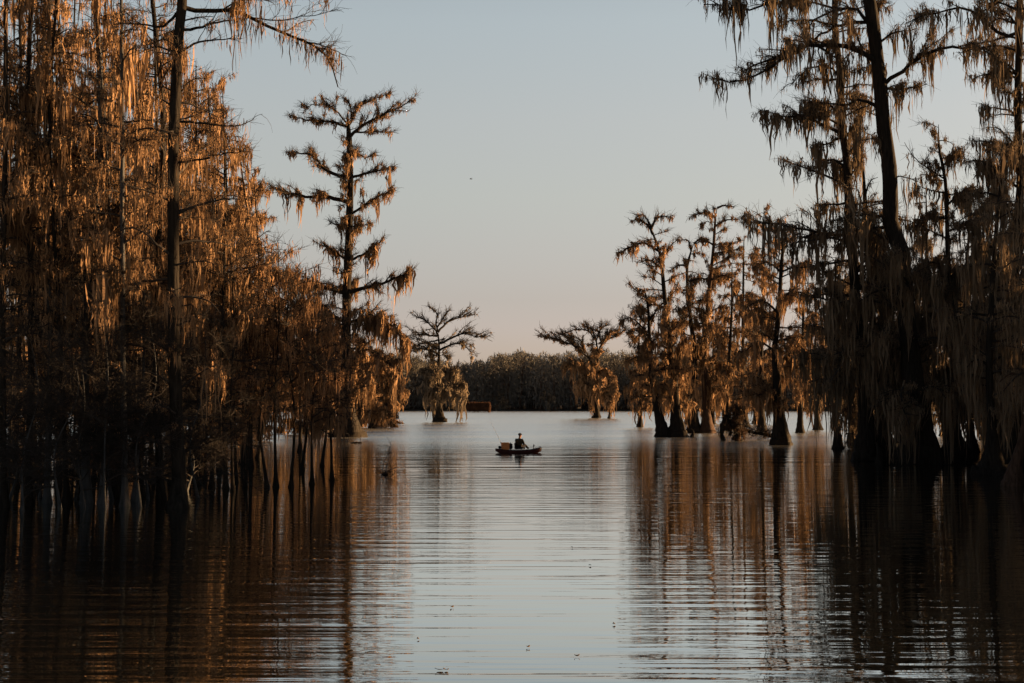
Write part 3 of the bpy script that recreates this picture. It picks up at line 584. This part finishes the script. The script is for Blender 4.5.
# far shore: a low muddy bank
xs = np.linspace(-1500, 1500, 121); V = []; Fc = []
for i, x in enumerate(xs):
    y = 650 + 4 * math.sin(x * .02) + 3 * math.sin(x * .051)
    V += [(x, y, -1), (x, y + 3, .35), (x, y + 30, 1.0), (x, 2600, 1.5)]
for i in range(len(xs) - 1):
    for j in range(3): a = i * 4 + j; Fc.append((a, a + 4, a + 5, a + 1))
sheet('far_shore', V, Fc, M['mud'])

# ================================================================== water
def water_material():
    m = bpy.data.materials.new('lake_water'); m.use_nodes = True; nt = m.node_tree; N = nt.nodes; L = nt.links; N.clear()
    out = N.new("ShaderNodeOutputMaterial"); geo = N.new("ShaderNodeNewGeometry")
    sep = N.new("ShaderNodeSeparateXYZ"); L.new(geo.outputs["Position"], sep.inputs[0])
    def math_(op, a, b=None, clamp=False):
        n = N.new("ShaderNodeMath"); n.operation = op; n.use_clamp = clamp
        for i, v in enumerate((a, b)):
            if v is None: continue
            if isinstance(v, (int, float)): n.inputs[i].default_value = v
            else: L.new(v, n.inputs[i])
        return n.outputs[0]
    def noise(scale, sx, sy, detail=2, rough=.5, off=(0, 0, 0), rot=0):
        mp = N.new("ShaderNodeMapping"); mp.inputs["Scale"].default_value = (sx, sy, 1); mp.inputs["Location"].default_value = off; mp.inputs["Rotation"].default_value = (0, 0, rot)
        L.new(geo.outputs["Position"], mp.inputs[0])
        n = N.new("ShaderNodeTexNoise"); n.inputs["Scale"].default_value = scale; n.inputs["Detail"].default_value = detail; n.inputs["Roughness"].default_value = rough
        L.new(mp.outputs[0], n.inputs["Vector"]); return n.outputs["Fac"]
    swell = noise(1.0, .22, 1.7, 1.2)            # long crests parallel to the banks of the view
    fine = noise(1.0, .45, 5.5, 1.5, .5, (7, 3, 0))
    midw = noise(1.0, .055, .42, 2.5, .6, (1, 5, 0)); farw = noise(1.0, .014, .14, 3, .65, (9, 2, 0))
    patch = noise(1.0, .05, .035, 2, .5, (3, 11, 0))
    def ramp(v, a, b, lo=0, hi=1):
        r = N.new("ShaderNodeMapRange"); r.interpolation_type = 'SMOOTHSTEP'; r.inputs[1].default_value = a; r.inputs[2].default_value = b; r.inputs[3].default_value = lo; r.inputs[4].default_value = hi
        L.new(v, r.inputs[0]); return r.outputs[0]
    far = ramp(math_('ADD', sep.outputs[1], math_('MULTIPLY', patch, 60)), 105, 185)                      # wind-ruffled open lake
    near = ramp(sep.outputs[1], 14, 34, 1.8, .8)
    calm = ramp(patch, .35, .62, .35, 1.0)
    h1 = math_('MULTIPLY', math_('MULTIPLY', swell, calm), .026)
    h2 = math_('MULTIPLY', math_('MULTIPLY', fine, calm), .008)
    h = math_('ADD', math_('MULTIPLY', math_('ADD', h1, h2), near), math_('ADD', math_('MULTIPLY', math_('MULTIPLY', midw, ramp(sep.outputs[1], 36, 95)), .13), math_('MULTIPLY', math_('MULTIPLY', farw, ramp(sep.outputs[1], 80, 190)), 1.1)))
    bmp = N.new("ShaderNodeBump"); bmp.inputs["Strength"].default_value = 1.0; bmp.inputs["Distance"].default_value = 1.0; L.new(h, bmp.inputs["Height"])
    chop = noise(1.0, .9, 3.0, 3, .6)
    hf = math_('MULTIPLY', chop, math_('MULTIPLY', far, .07))
    b2 = N.new("ShaderNodeBump"); b2.inputs["Strength"].default_value = 1.0; b2.inputs["Distance"].default_value = 1.0; L.new(hf, b2.inputs["Height"]); L.new(bmp.outputs[0], b2.inputs["Normal"])
    gl = N.new("ShaderNodeBsdfGlossy"); gl.inputs["Color"].default_value = (.91, .94, .935, 1)
    rg = math_('ADD', math_('MULTIPLY', ramp(sep.outputs[1], 50, 120), .19), .002); L.new(rg, gl.inputs["Roughness"]); L.new(b2.outputs[0], gl.inputs["Normal"])
    df = N.new("ShaderNodeBsdfDiffuse"); df.inputs["Color"].default_value = (.005, .005, .004, 1)
    fr = N.new("ShaderNodeFresnel"); fr.inputs["IOR"].default_value = 1.7
    fac = ramp(fr.outputs[0], .05, .55, .25, .93)
    mx = N.new("ShaderNodeMixShader"); L.new(fac, mx.inputs[0]); L.new(df.outputs[0], mx.inputs[1]); L.new(gl.outputs[0], mx.inputs[2]); L.new(mx.outputs[0], out.inputs[0])
    return m
sheet('lake_water', [(-3000, -400, 0), (3000, -400, 0), (3000, 2700, 0), (-3000, 2700, 0)], [(0, 1, 2, 3)], water_material())
sheet('lake_bed', [(-3200, -420, -2.5), (3200, -420, -2.5), (3200, 2900, -2.5), (-3200, 2900, -2.5)], [(0, 1, 2, 3)], M['mud'])

# ================================================================== kayak and angler
def plain(name, base, rough=.6):
    return mat(name, base, rough=rough, var=.15, scale=6)
M['hull'] = plain('kayak_plastic', (.040, .014, .012), .4); M['black'] = plain('black_plastic', (.012, .012, .013), .5)
M['crate'] = plain('sun_tinted_crate', (.50, .20, .07), .6); M['jacket'] = plain('olive_jacket', (.030, .026, .018), .9); M['trousers'] = plain('dark_trousers', (.018, .018, .022), .9)  # crate colour raised to orange, standing in for direct sun it does not get
M['skin'] = plain('skin', (.22, .12, .08), .6); M['rod'] = plain('pale_rod', (.30, .30, .28), .4); M['cord'] = plain('dark_cord', (.02, .02, .018), .8)
KD = dist(453.0); KX = (518.5 - CX) * KD / F
kay = empty('kayak', (KX, KD, 0)); tag(kay, 'small dark red fishing kayak floating in the middle of the lake', 'kayak'); kay.rotation_euler = (0, 0, radians(7))
def part(mb, name, m, parent, smooth=True): return mb.build(name, m, parent, (0, 0, 0), smooth)
def box(mb, c, s, taper=1.0):
    x, y, z = c; a, b, h = s[0] / 2, s[1] / 2, s[2] / 2; t = taper
    V = [(x - a, y - b, z - h), (x + a, y - b, z - h), (x + a, y + b, z - h), (x - a, y + b, z - h), (x - a * t, y - b * t, z + h), (x + a * t, y - b * t, z + h), (x + a * t, y + b * t, z + h), (x - a * t, y + b * t, z + h)]
    mb.add(V, [(0, 3, 2, 1), (4, 5, 6, 7), (0, 1, 5, 4), (1, 2, 6, 5), (2, 3, 7, 6), (3, 0, 4, 7)])
def loft(mb, xs, sec):
    n = len(xs); V = []; k = None
    for x in xs:
        s_ = sec(x); k = len(s_); V += [(x, y, z) for y, z in s_]
    Q = [(i * k + j, i * k + (j + 1) % k, (i + 1) * k + (j + 1) % k, (i + 1) * k + j) for i in range(n - 1) for j in range(k)]
    mb.add(V, Q)
LH = 1.36
def hullsec(x):
    u = x / LH; w = .40 * max(1 - abs(u) ** 2.6, .0) ** .7 + .012; rise = .10 * max(u, 0) ** 3 + .04 * max(-u, 0) ** 3
    top = .23 + rise; bot = -.10 + .22 * abs(u) ** 4
    out = []
    for i in range(12):
        a = 2 * pi * i / 12; cy, cz = math.cos(a), math.sin(a)
        y = w * math.copysign(abs(cy) ** .7, cy); z = (top + bot) / 2 + (top - bot) / 2 * math.copysign(abs(cz) ** .6, cz)
        if cz > .3 and abs(u) < .72: z -= .06 * (1 - abs(u) / .72) ** .5 * (abs(cy) < .8)
        out.append((y, z))
    return out
hb = MB(); loft(hb, np.linspace(-LH, LH, 29), hullsec); part(hb, 'hull', M['hull'], kay)
gb = MB()
for sy in (-1, 1):
    xs_ = np.linspace(-LH * .97, LH * .97, 20); P_ = np.array([[x, sy * (hullsec(x)[0][0] + .005), hullsec(x)[2][1]] for x in xs_]); tubes(gb, P_[None], np.full((1, 20), .014), 6)
part(gb, 'rub_rail', M['black'], kay)
sb = MB(); box(sb, (.02, 0, .255), (.42, .44, .05)); ob = part(sb, 'seat', M['black'], kay, False)
sb = MB(); box(sb, (-.20, 0, .42), (.05, .40, .34), .9); part(sb, 'seat_back', M['black'], kay, False)
fb = MB(); tubes(fb, np.array([[.88, 0, .22], [.88, 0, .36], [.90, 0, .38]])[None], np.array([[.025, .02, .02]]), 6); box(fb, (.90, 0, .43), (.05, .18, .12)); part(fb, 'fish_finder', M['black'], kay, False)
hd = MB(); tubes(hd, resample(np.array([[1.18, 0, .30], [1.22, 0, .37], [1.30, 0, .37], [1.33, 0, .31]]), 8)[None], np.full((1, 8), .012), 5); part(hd, 'carry_handle', M['black'], kay)
def on_kayak(name, lab, cat, loc):
    o = empty(name, (0, 0, 0)); c, s_ = math.cos(radians(7)), math.sin(radians(7))
    o.location = (KX + loc[0] * c - loc[1] * s_, KD + loc[0] * s_ + loc[1] * c, loc[2]); o.rotation_euler = (0, 0, radians(7)); tag(o, lab, cat); return o
cr = on_kayak('crate', 'tan crate with sunlight put into its colour, on the kayak behind the angler', 'crate', (-.78, 0, .20))
cb_ = MB()
for k in range(5): z = .035 + k * .085; [box(cb_, (x, y, z), s_) for x, y, s_ in ((-.21, 0, (.02, .40, .074)), (.21, 0, (.02, .40, .074)), (0, -.20, (.40, .02, .074)), (0, .20, (.40, .02, .074)))]
for x in (-.205, .205):
    for y in (-.195, .195): box(cb_, (x, y, .19), (.03, .03, .40))
part(cb_, 'slatted_side', M['crate'], cr, False); b_ = MB(); box(b_, (0, 0, .02), (.40, .38, .02)); part(b_, 'base', M['crate'], cr, False)
bag = on_kayak('tackle_bag', 'black tackle bag wedged between the tan crate and the angler', 'bag', (-.46, .02, .20))
b_ = MB(); loft(b_, np.linspace(-.09, .09, 7), lambda x: [(.17 * math.copysign(abs(math.cos(a)) ** .5, math.cos(a)), .19 + .19 * math.copysign(abs(math.sin(a)) ** .5, math.sin(a)) * (1 - 4 * abs(x) ** 1.2)) for a in np.arange(12) * pi / 6]); part(b_, 'bag_body', M['black'], bag)
b_ = MB(); tubes(b_, resample(np.array([[0, -.09, .37], [0, -.05, .43], [0, .05, .43], [0, .09, .37]]), 8)[None], np.full((1, 8), .010), 5); part(b_, 'handle', M['black'], bag)
dr = on_kayak('dry_bag', 'small dark rolled dry bag lying on the stern of the kayak', 'bag', (-1.10, 0, .27))
b_ = MB(); tubes(b_, resample(np.array([[0, -.17, .07], [0, -.15, .07], [0, .13, .07], [0, .17, .07]]), 9)[None], np.array([[.02, .08, .09, .09, .09, .09, .08, .06, .02]]), 10); part(b_, 'rolled_body', M['black'], dr)
for k, (tip, lab) in enumerate((((-.75, .1, 1.55), 'pale fishing rod slanting up and left from the crate on the kayak'),)):
    rd = on_kayak('fishing_rod', lab, 'fishing rod', (-.92, .1, .35)); b_ = MB(); P_ = resample(np.array([[0, 0, 0], np.array(tip) * .5 + [0, 0, .06], tip]), 12)
    tubes(b_, P_[None], np.linspace(.012, .003, 12)[None], 5); part(b_, 'blank', M['rod'], rd); b_ = MB(); tubes(b_, P_[:3][None], np.full((1, 3), .018), 6); part(b_, 'grip', M['black'], rd)
    b_ = MB(); tubes(b_, np.array([P_[2] + [.03, -.04, 0], P_[2] + [.03, .04, 0]])[None], np.full((1, 2), .035), 8); part(b_, 'reel', M['black'], rd)

def skin(name, verts, edges, rad, m, parent, sub=2, root=0):
    me = bpy.data.meshes.new(name + '_cage'); me.from_pydata([tuple(v) for v in verts], edges, []); o = bpy.data.objects.new(name + '_cage', me); COL.objects.link(o)
    bpy.context.view_layer.objects.active = o
    md = o.modifiers.new('Skin', 'SKIN'); md.use_smooth_shade = True
    for i, r in enumerate(rad):
        r = r if isinstance(r, tuple) else (r, r); me.skin_vertices[0].data[i].radius = r; me.skin_vertices[0].data[i].use_root = (i == root)
    if sub: sd_ = o.modifiers.new('Sub', 'SUBSURF'); sd_.levels = sub; sd_.render_levels = sub
    dg = bpy.context.evaluated_depsgraph_get(); me2 = bpy.data.meshes.new_from_object(o.evaluated_get(dg)); me2.name = name
    bpy.data.objects.remove(o); me2.materials.clear(); me2.materials.append(m)
    r = bpy.data.objects.new(name, me2); COL.objects.link(r)
    if parent: r.parent = parent
    return r
# angler: local frame, x = facing direction, z up, origin at the seat
ang = on_kayak('person', 'angler in olive jacket and cap sitting in the kayak, back half turned', 'person', (.02, 0, .28))
ang.rotation_euler = (0, 0, radians(58))
J = dict(pel=(0, 0, .10), bel=(.03, 0, .24), che=(.07, 0, .40), nek0=(.09, 0, .55), nek=(.11, 0, .62), hd0=(.13, 0, .69), hd1=(.135, 0, .76), hd2=(.12, 0, .83),
         nose=(.235, 0, .745), chin=(.20, 0, .675))
names = list(J); Vv = [J[k] for k in names]; Rr = [(.15, .12), (.14, .11), (.16, .11), .075, .055, .075, .088, .070, .014, .030]
Ed = [(0, 1), (1, 2), (2, 3), (3, 4), (4, 5), (5, 6), (6, 7), (6, 8), (5, 9)]
def add(p, r, frm): Vv.append(p); Rr.append(r); Ed.append((frm, len(Vv) - 1)); return len(Vv) - 1
JK = []
for sgn in (-1, 1):
    c, s_ = math.cos(radians(-23)), math.sin(radians(-23))
    ear = add((.12, sgn * .092, .75), .016, 6)
    sh = add((.07, sgn * .19, .50), .062, 2); elb = add((.13, sgn * .27, .25), .045, sh); wr = add((.31, sgn * .13, .24), .030, elb); hn = add((.38, sgn * .10, .25), (.040, .022), wr)
    for f in range(4):
        fy = sgn * (.10 + (f - 1.5) * .021); l = (.035, .042, .040, .032)[f]
        a1 = add((.42 + l * .3, fy, .25), .010, hn); a2 = add((.43 + l, fy, .23), .009, a1); add((.43 + l * 1.1, fy, .20), .008, a2)
    t1 = add((.39, sgn * .058, .24), .011, hn); add((.42, sgn * .045, .22), .009, t1)
    hp = add((.06, sgn * .10, .07), .085, 0); kn = add((.46, sgn * .17, .17), .058, hp); an = add((.78, sgn * .13, -.02), .040, kn); add((.86, sgn * .13, .02), .038, an)
    JK.append((sh, elb, wr, hp, kn, an))
skin('body', Vv, Ed, Rr, M['skin'], ang)
jv = [(0, 0, .08), (.02, 0, .24), (.06, 0, .40), (.08, 0, .52), (.105, 0, .585)]; jr = [(.22, .17), (.21, .16), (.19, .145), (.13, .11), .078]; je = [(0, 1), (1, 2), (2, 3), (3, 4)]
for sgn in (-1, 1):
    jv += [(.07, sgn * .19, .49), (.13, sgn * .275, .25), (.30, sgn * .135, .24)]; jr += [.080, .068, .050]; b0 = len(jv) - 3; je += [(2, b0), (b0, b0 + 1), (b0 + 1, b0 + 2)]
skin('jacket', jv, je, jr, M['jacket'], ang)
tv = [(0, 0, .06)]; tr = [(.17, .14)]; te = []
for sgn in (-1, 1):
    tv += [(.06, sgn * .10, .07), (.46, sgn * .17, .17), (.76, sgn * .13, 0)]; tr += [.105, .078, .058]; b0 = len(tv) - 3; te += [(0, b0), (b0, b0 + 1), (b0 + 1, b0 + 2)]
skin('trousers', tv, te, tr, M['trousers'], ang)
for sgn in (-1, 1): skin('boot', [(.75, sgn * .13, .01), (.79, sgn * .13, -.03), (.90, sgn * .13, .01)], [(0, 1), (1, 2)], [.060, .062, .050], M['black'], ang, 1)
b_ = MB(); cap = []
for i, (r_, z_) in enumerate(((.104, .775), (.106, .80), (.098, .84), (.07, .87), (.02, .882))): cap.append(r_)
cx_ = .122; ks = 14; Vc = []; Qc = []
zz = (.775, .80, .84, .87, .882)
for r_, z_ in zip(cap, zz): Vc += [(cx_ + r_ * 1.08 * math.cos(2 * pi * j / ks), r_ * math.sin(2 * pi * j / ks), z_) for j in range(ks)]
Qc = [(i * ks + j, i * ks + (j + 1) % ks, (i + 1) * ks + (j + 1) % ks, (i + 1) * ks + j) for i in range(4) for j in range(ks)]
b_.add(Vc, Qc); capo = part(b_, 'cap', M['trousers'], ang)
b_ = MB(); Vb = []
for i in range(7):
    a = (i / 6 - .5) * 1.9; Vb += [(cx_ + .10 * math.cos(a), .10 * math.sin(a), .785), (cx_ + .10 * math.cos(a) + .085 * math.cos(a * .6), .095 * math.sin(a), .772)]
b_.add(Vb, [(2 * i, 2 * i + 1, 2 * i + 3, 2 * i + 2) for i in range(6)]); br = part(b_, 'brim', M['trousers'], capo)
sol = br.modifiers.new('s', 'SOLIDIFY'); sol.thickness = .008
# ---- brush covered blind far out on the lake
BDs = dist(412.6); bx0 = (478.5 - CX) * BDs / F; sB = BDs / F
bl = empty('hunting_blind', (bx0, BDs, 0)); tag(bl, 'low rust brown brush-covered blind in the water near the far shore', 'hut')
M['rust'] = mat('rust_thatch', (.050, .028, .019), var=.4, scale=.8, transl=.1)
hw_, hd_, hh_ = 11.0 * sB, 2.2, 8.6 * sB
b_ = MB(); 
for (x, w_) in ((-hw_ * .5, hw_ * .95), (hw_ * .62, hw_ * .55)): box(b_, (x, 0, hh_ * .52), (w_, hd_ * 1.6, hh_ * .62), .94)
part(b_, 'wall', M['rust'], bl, False)
b_ = MB(); box(b_, (0, 0, hh_ * .9), (hw_ * 2.0, hd_ * 1.9, .14), .97); part(b_, 'roof', M['rust'], bl, False)
for x in (-hw_ * .94, -hw_ * .35, hw_ * .25, hw_ * .94):
    for y in (-hd_ * .85,): b_ = MB(); tubes(b_, np.array([[x, y, -1.], [x, y, hh_ * .5], [x, y, hh_ * .88]])[None], np.full((1, 3), .07), 6); part(b_, 'post', M['bark'], bl)
g_ = np.random.default_rng(8); b_ = MB(); n_ = 9000
u_ = g_.uniform(0, 1, n_); side_ = g_.integers(0, 3, n_)
X_ = np.where(side_ == 0, g_.uniform(-hw_, hw_, n_), np.where(side_ == 1, hw_ * .98, g_.uniform(-hw_, hw_, n_))); Y_ = np.where(side_ == 0, -hd_ * .9, g_.uniform(-hd_, hd_, n_)); Z_ = np.where(side_ == 2, hh_ * .93, g_.uniform(.35, 1, n_) * hh_ * .93)
skip = (np.abs(X_ - hw_ * .3) < .5) & (Z_ < hh_ * .5) & (side_ == 0); C_ = np.stack([X_, Y_, Z_], -1)[~skip]
Dn = g_.normal(0, .3, C_.shape); Dn[:, 2] = g_.choice([-1, 1], len(C_)) * .8; Pn = walks(g_, C_, Dn, g_.uniform(.3, 1.1, len(C_)), 3, .2); Pn[..., 2] = np.maximum(Pn[..., 2], .05)
tubes(b_, Pn, np.full((1, 3), .05) * np.ones((len(C_), 1)), 3); part(b_, 'thatch', M['rust'], bl)

# ---- snags, fallen trunk, stumps
def snag(name, bx, by, path, rads, lab, cat, seed, mossn=0, tw=60, k=10, mossmat='darkmoss', ml=.8):
    d = dist(by); g = np.random.default_rng(seed); base = world(bx, by, d); base[2] = 0; s_ = d / F
    P_ = np.array([world(x, y, d) for x, y in path]); P_ = resample(P_, 14); P_[1:] += g.normal(0, .03, (13, 3)); R_ = np.interp(np.linspace(0, 1, 14), np.linspace(0, 1, len(rads)), rads) * s_
    o = empty(name, base); tag(o, lab, cat); b_ = MB(); fl = 1 + g.normal(0, .10, (14, k)); tubes(b_, P_[None], R_[None], k, fl[None]); b_.build('trunk', M['bark'], o, base)
    if tw:
        p, T = on(np.repeat(P_[None], tw, 0), g.uniform(.1, 1, tw)); D = g.normal(0, .6, p.shape); D[:, 2] += .25
        W_ = walks(g, p, D, g.uniform(.3, 1.6, tw), 6, .35); b_ = MB(); tubes(b_, W_, np.full((tw, 1), s_ * .35) * np.linspace(1, .4, 6)[None], 4)
        i_ = g.integers(0, tw, tw * 4); p, T = on(W_[i_], g.uniform(.2, 1, tw * 4)); W2 = walks(g, p, T + g.normal(0, .6, p.shape), g.uniform(.15, .6, tw * 4), 4, .4); tubes(b_, W2, np.full((tw * 4, 1), s_ * .2) * np.ones((1, 4)), 3)
        b_.build('broken_branches', M['twig'], o, base)
    if mossn:
        b_ = MB(); p, T = on(np.repeat(P_[None], mossn, 0), g.uniform(.3, 1, mossn)); p = p + g.normal(0, .28, p.shape); moss_ribbons(g, b_, p, nrm(g.normal(0, 1, p.shape)), g.uniform(.3, 1.2, mossn) * ml, .10, 9); b_.build('hanging_moss', M[mossmat], o, base)
    return o
snag('snag', 724, 441, [(724, 444), (722, 432), (724, 420), (727, 416), (731, 424), (730, 436)], [2.0, 2.6, 2.4, 2.2, 1.6, 1.2], 'arched dark snag draped with moss, left end of the fallen trunk', 'snag', 1, 26, 20)
snag('snag', 738, 441, [(739, 444), (738, 434), (738, 422), (737, 412), (738, 406)], [4.2, 4.0, 3.4, 3.2, 1.8], 'stout broken dark snag with bushy mossy head, beside the fallen trunk', 'snag', 2, 60, 40)
snag('fallen_trunk', 760, 440, [(738, 429), (748, 431), (762, 434), (778, 438)], [1.6, 1.5, 1.7, 1.9], 'fallen dark trunk lying from the stout snag to the bottle-footed cypress', 'fallen trunk', 3, 5, 70)
snag('stump', 395, 418.6, [(395, 420), (395, 416), (396, 412)], [5.4, 3.4, 1.6], 'dark conical stump in the open water left of the small flat-topped cypress', 'stump', 4, 0, 0)
snag('floating_log', 356, 443.5, [(350, 444), (356, 443), (362, 443)], [1.0, 1.6, .8], 'short dark log floating before the foot of the lone tall cypress', 'log', 5, 0, 5)
snag('floating_branch', 385, 475, [(381, 475.6), (385, 474.5), (388, 475)], [.8, 1.5, .6], 'dark knotty piece of wood floating at the left edge of the calm water', 'driftwood', 6, 0, 8)
M['leaf'] = plain('wet_leaf', (.05, .035, .02), .5)
LV = [(572, 548), (614, 625), (528, 648), (577, 657), (440, 671), (446, 671), (418, 640), (590, 566), (452, 608)]
LL = ['dark leaf floating alone on the calm water below the kayak', 'dark leaf floating where the calm water meets the right-hand reflections', 'leaf floating at the bottom of the picture, on the open pale water, left of another', 'small leaf floating near the bottom, right of a larger one',
      'largest floating leaf at the bottom left of the calm water', 'leaf floating against the larger leaf at the bottom left', 'leaf floating at the lower edge of the left-hand reflections', 'tiny leaf floating upper right on the calm water', 'leaf floating on the left side of the calm water']
for i, ((x, y), lab) in enumerate(zip(LV, LL)):
    d = dist(y); p = world(x, y, d); g_ = np.random.default_rng(i); b_ = MB(); a = g_.uniform(0, pi); l_ = .028 + .022 * (i == 4) + .012 * g_.uniform(); V_ = []
    for t in np.linspace(-1, 1, 7):
        w_ = (1 - abs(t) ** 1.8) * l_ * .45 + .002; V_ += [(t * l_, -w_, .012 + .012 * t * t), (t * l_, w_, .018 + .012 * t * t)]
    V_ = np.array(V_); c, s_ = math.cos(a), math.sin(a); V_ = np.stack([V_[:, 0] * c - V_[:, 1] * s_, V_[:, 0] * s_ + V_[:, 1] * c, V_[:, 2]], -1) + [p[0], p[1], 0]
    b_.add(V_, [(2 * k, 2 * k + 1, 2 * k + 3, 2 * k + 2) for k in range(6)]); o = b_.build('floating_leaf', M['leaf'], None, (p[0], p[1], 0)); sm_ = o.modifiers.new('s', 'SOLIDIFY'); sm_.thickness = .003
    tag(o, lab, 'leaf', 'leaves floating on the lake')
# bird high over the lake
bp = world(471, 179, 260.0); V_ = [(-.0, 0, 0), (.22, -.05, .02), (.25, 0, .0), (.2, .06, -.02), (.05, .1, .12), (-.05, .45, .25), (-.15, .1, .1), (.05, -.1, .12), (-.05, -.45, .25), (-.15, -.1, .1), (-.35, 0, 0), (0, 0, -.09)]
bird = skin('bird', [(.28, 0, 0), (.12, 0, 0), (-.12, 0, 0), (-.34, 0, .02), (.08, .25, .10), (-.04, .55, .14), (.08, -.25, .10), (-.04, -.55, .14)], [(0, 1), (1, 2), (2, 3), (1, 4), (4, 5), (1, 6), (6, 7)], [.03, .09, .07, (.05, .015), (.07, .015), (.03, .008), (.07, .015), (.03, .008)], M['black'], None, 1, 1)
bird.location = bp; bird.rotation_euler = (0, 0, radians(200)); tag(bird, 'tiny dark bird flying in the open sky above the kayak', 'bird')


# ================================================================== light
W = bpy.data.worlds.new("World"); S.world = W; W.use_nodes = True
nt = W.node_tree; bg = nt.nodes["Background"]
sky = nt.nodes.new("ShaderNodeTexSky"); sky.sky_type = 'NISHITA'; sky.sun_disc = False
sky.sun_elevation = radians(SUN_EL); sky.sun_rotation = radians(SUN_AZ)
sky.air_density = 1.0; sky.dust_density = 1.5; sky.ozone_density = 1.0; sky.altitude = 0
gm = nt.nodes.new("ShaderNodeGamma"); gm.inputs[1].default_value = 0.5; nt.links.new(sky.outputs[0], gm.inputs[0])
gw = nt.nodes.new("ShaderNodeTexCoord"); sp = nt.nodes.new("ShaderNodeSeparateXYZ"); nt.links.new(gw.outputs["Generated"], sp.inputs[0])
rp = nt.nodes.new("ShaderNodeValToRGB"); nt.links.new(sp.outputs[2], rp.inputs[0]); E = rp.color_ramp.elements   # tint by elevation; upper sky darkened to lower the ambient light
E[0].position = 0.0; E[0].color = (.90, .79, .88, 1); E[1].position = 1.0; E[1].color = (.14, .15, .18, 1)
for p_, c_ in [(.054, (.885, .77, .854)), (.075, (.85, .745, .785)), (.147, (.95, .865, .815)), (.2, (1.0, .91, .855)), (.267, (1.0, .955, .905)), (.55, (.45, .47, .51))]:
    e = E.new(p_); e.color = (*c_, 1)
ml = nt.nodes.new("ShaderNodeMix"); ml.data_type = 'RGBA'; ml.blend_type = 'MULTIPLY'; ml.inputs[0].default_value = 1
nt.links.new(gm.outputs[0], ml.inputs[6]); nt.links.new(rp.outputs[0], ml.inputs[7])
nt.links.new(ml.outputs[2], bg.inputs[0]); bg.inputs[1].default_value = 0.05
sun = bpy.data.lights.new("sun", 'SUN'); sun.energy = 5; sun.angle = radians(0.6); sun.color = (1, .58, .26)
so = bpy.data.objects.new("sun", sun); COL.objects.link(so)
az, el = radians(SUN_AZ), radians(SUN_EL)
from mathutils import Vector
so.rotation_euler = Vector((-math.sin(az) * math.cos(el), -math.cos(az) * math.cos(el), -math.sin(el))).to_track_quat('-Z', 'Y').to_euler()
so.location = (60, 20, 40)
v = S.view_settings; v.view_transform = 'Standard'; v.look = 'None'; v.gamma = 1; v.exposure = 2.778
S.cycles.max_bounces = 6; S.cycles.diffuse_bounces = 2; S.cycles.glossy_bounces = 3; S.cycles.transmission_bounces = 2
S.cycles.use_denoising = True
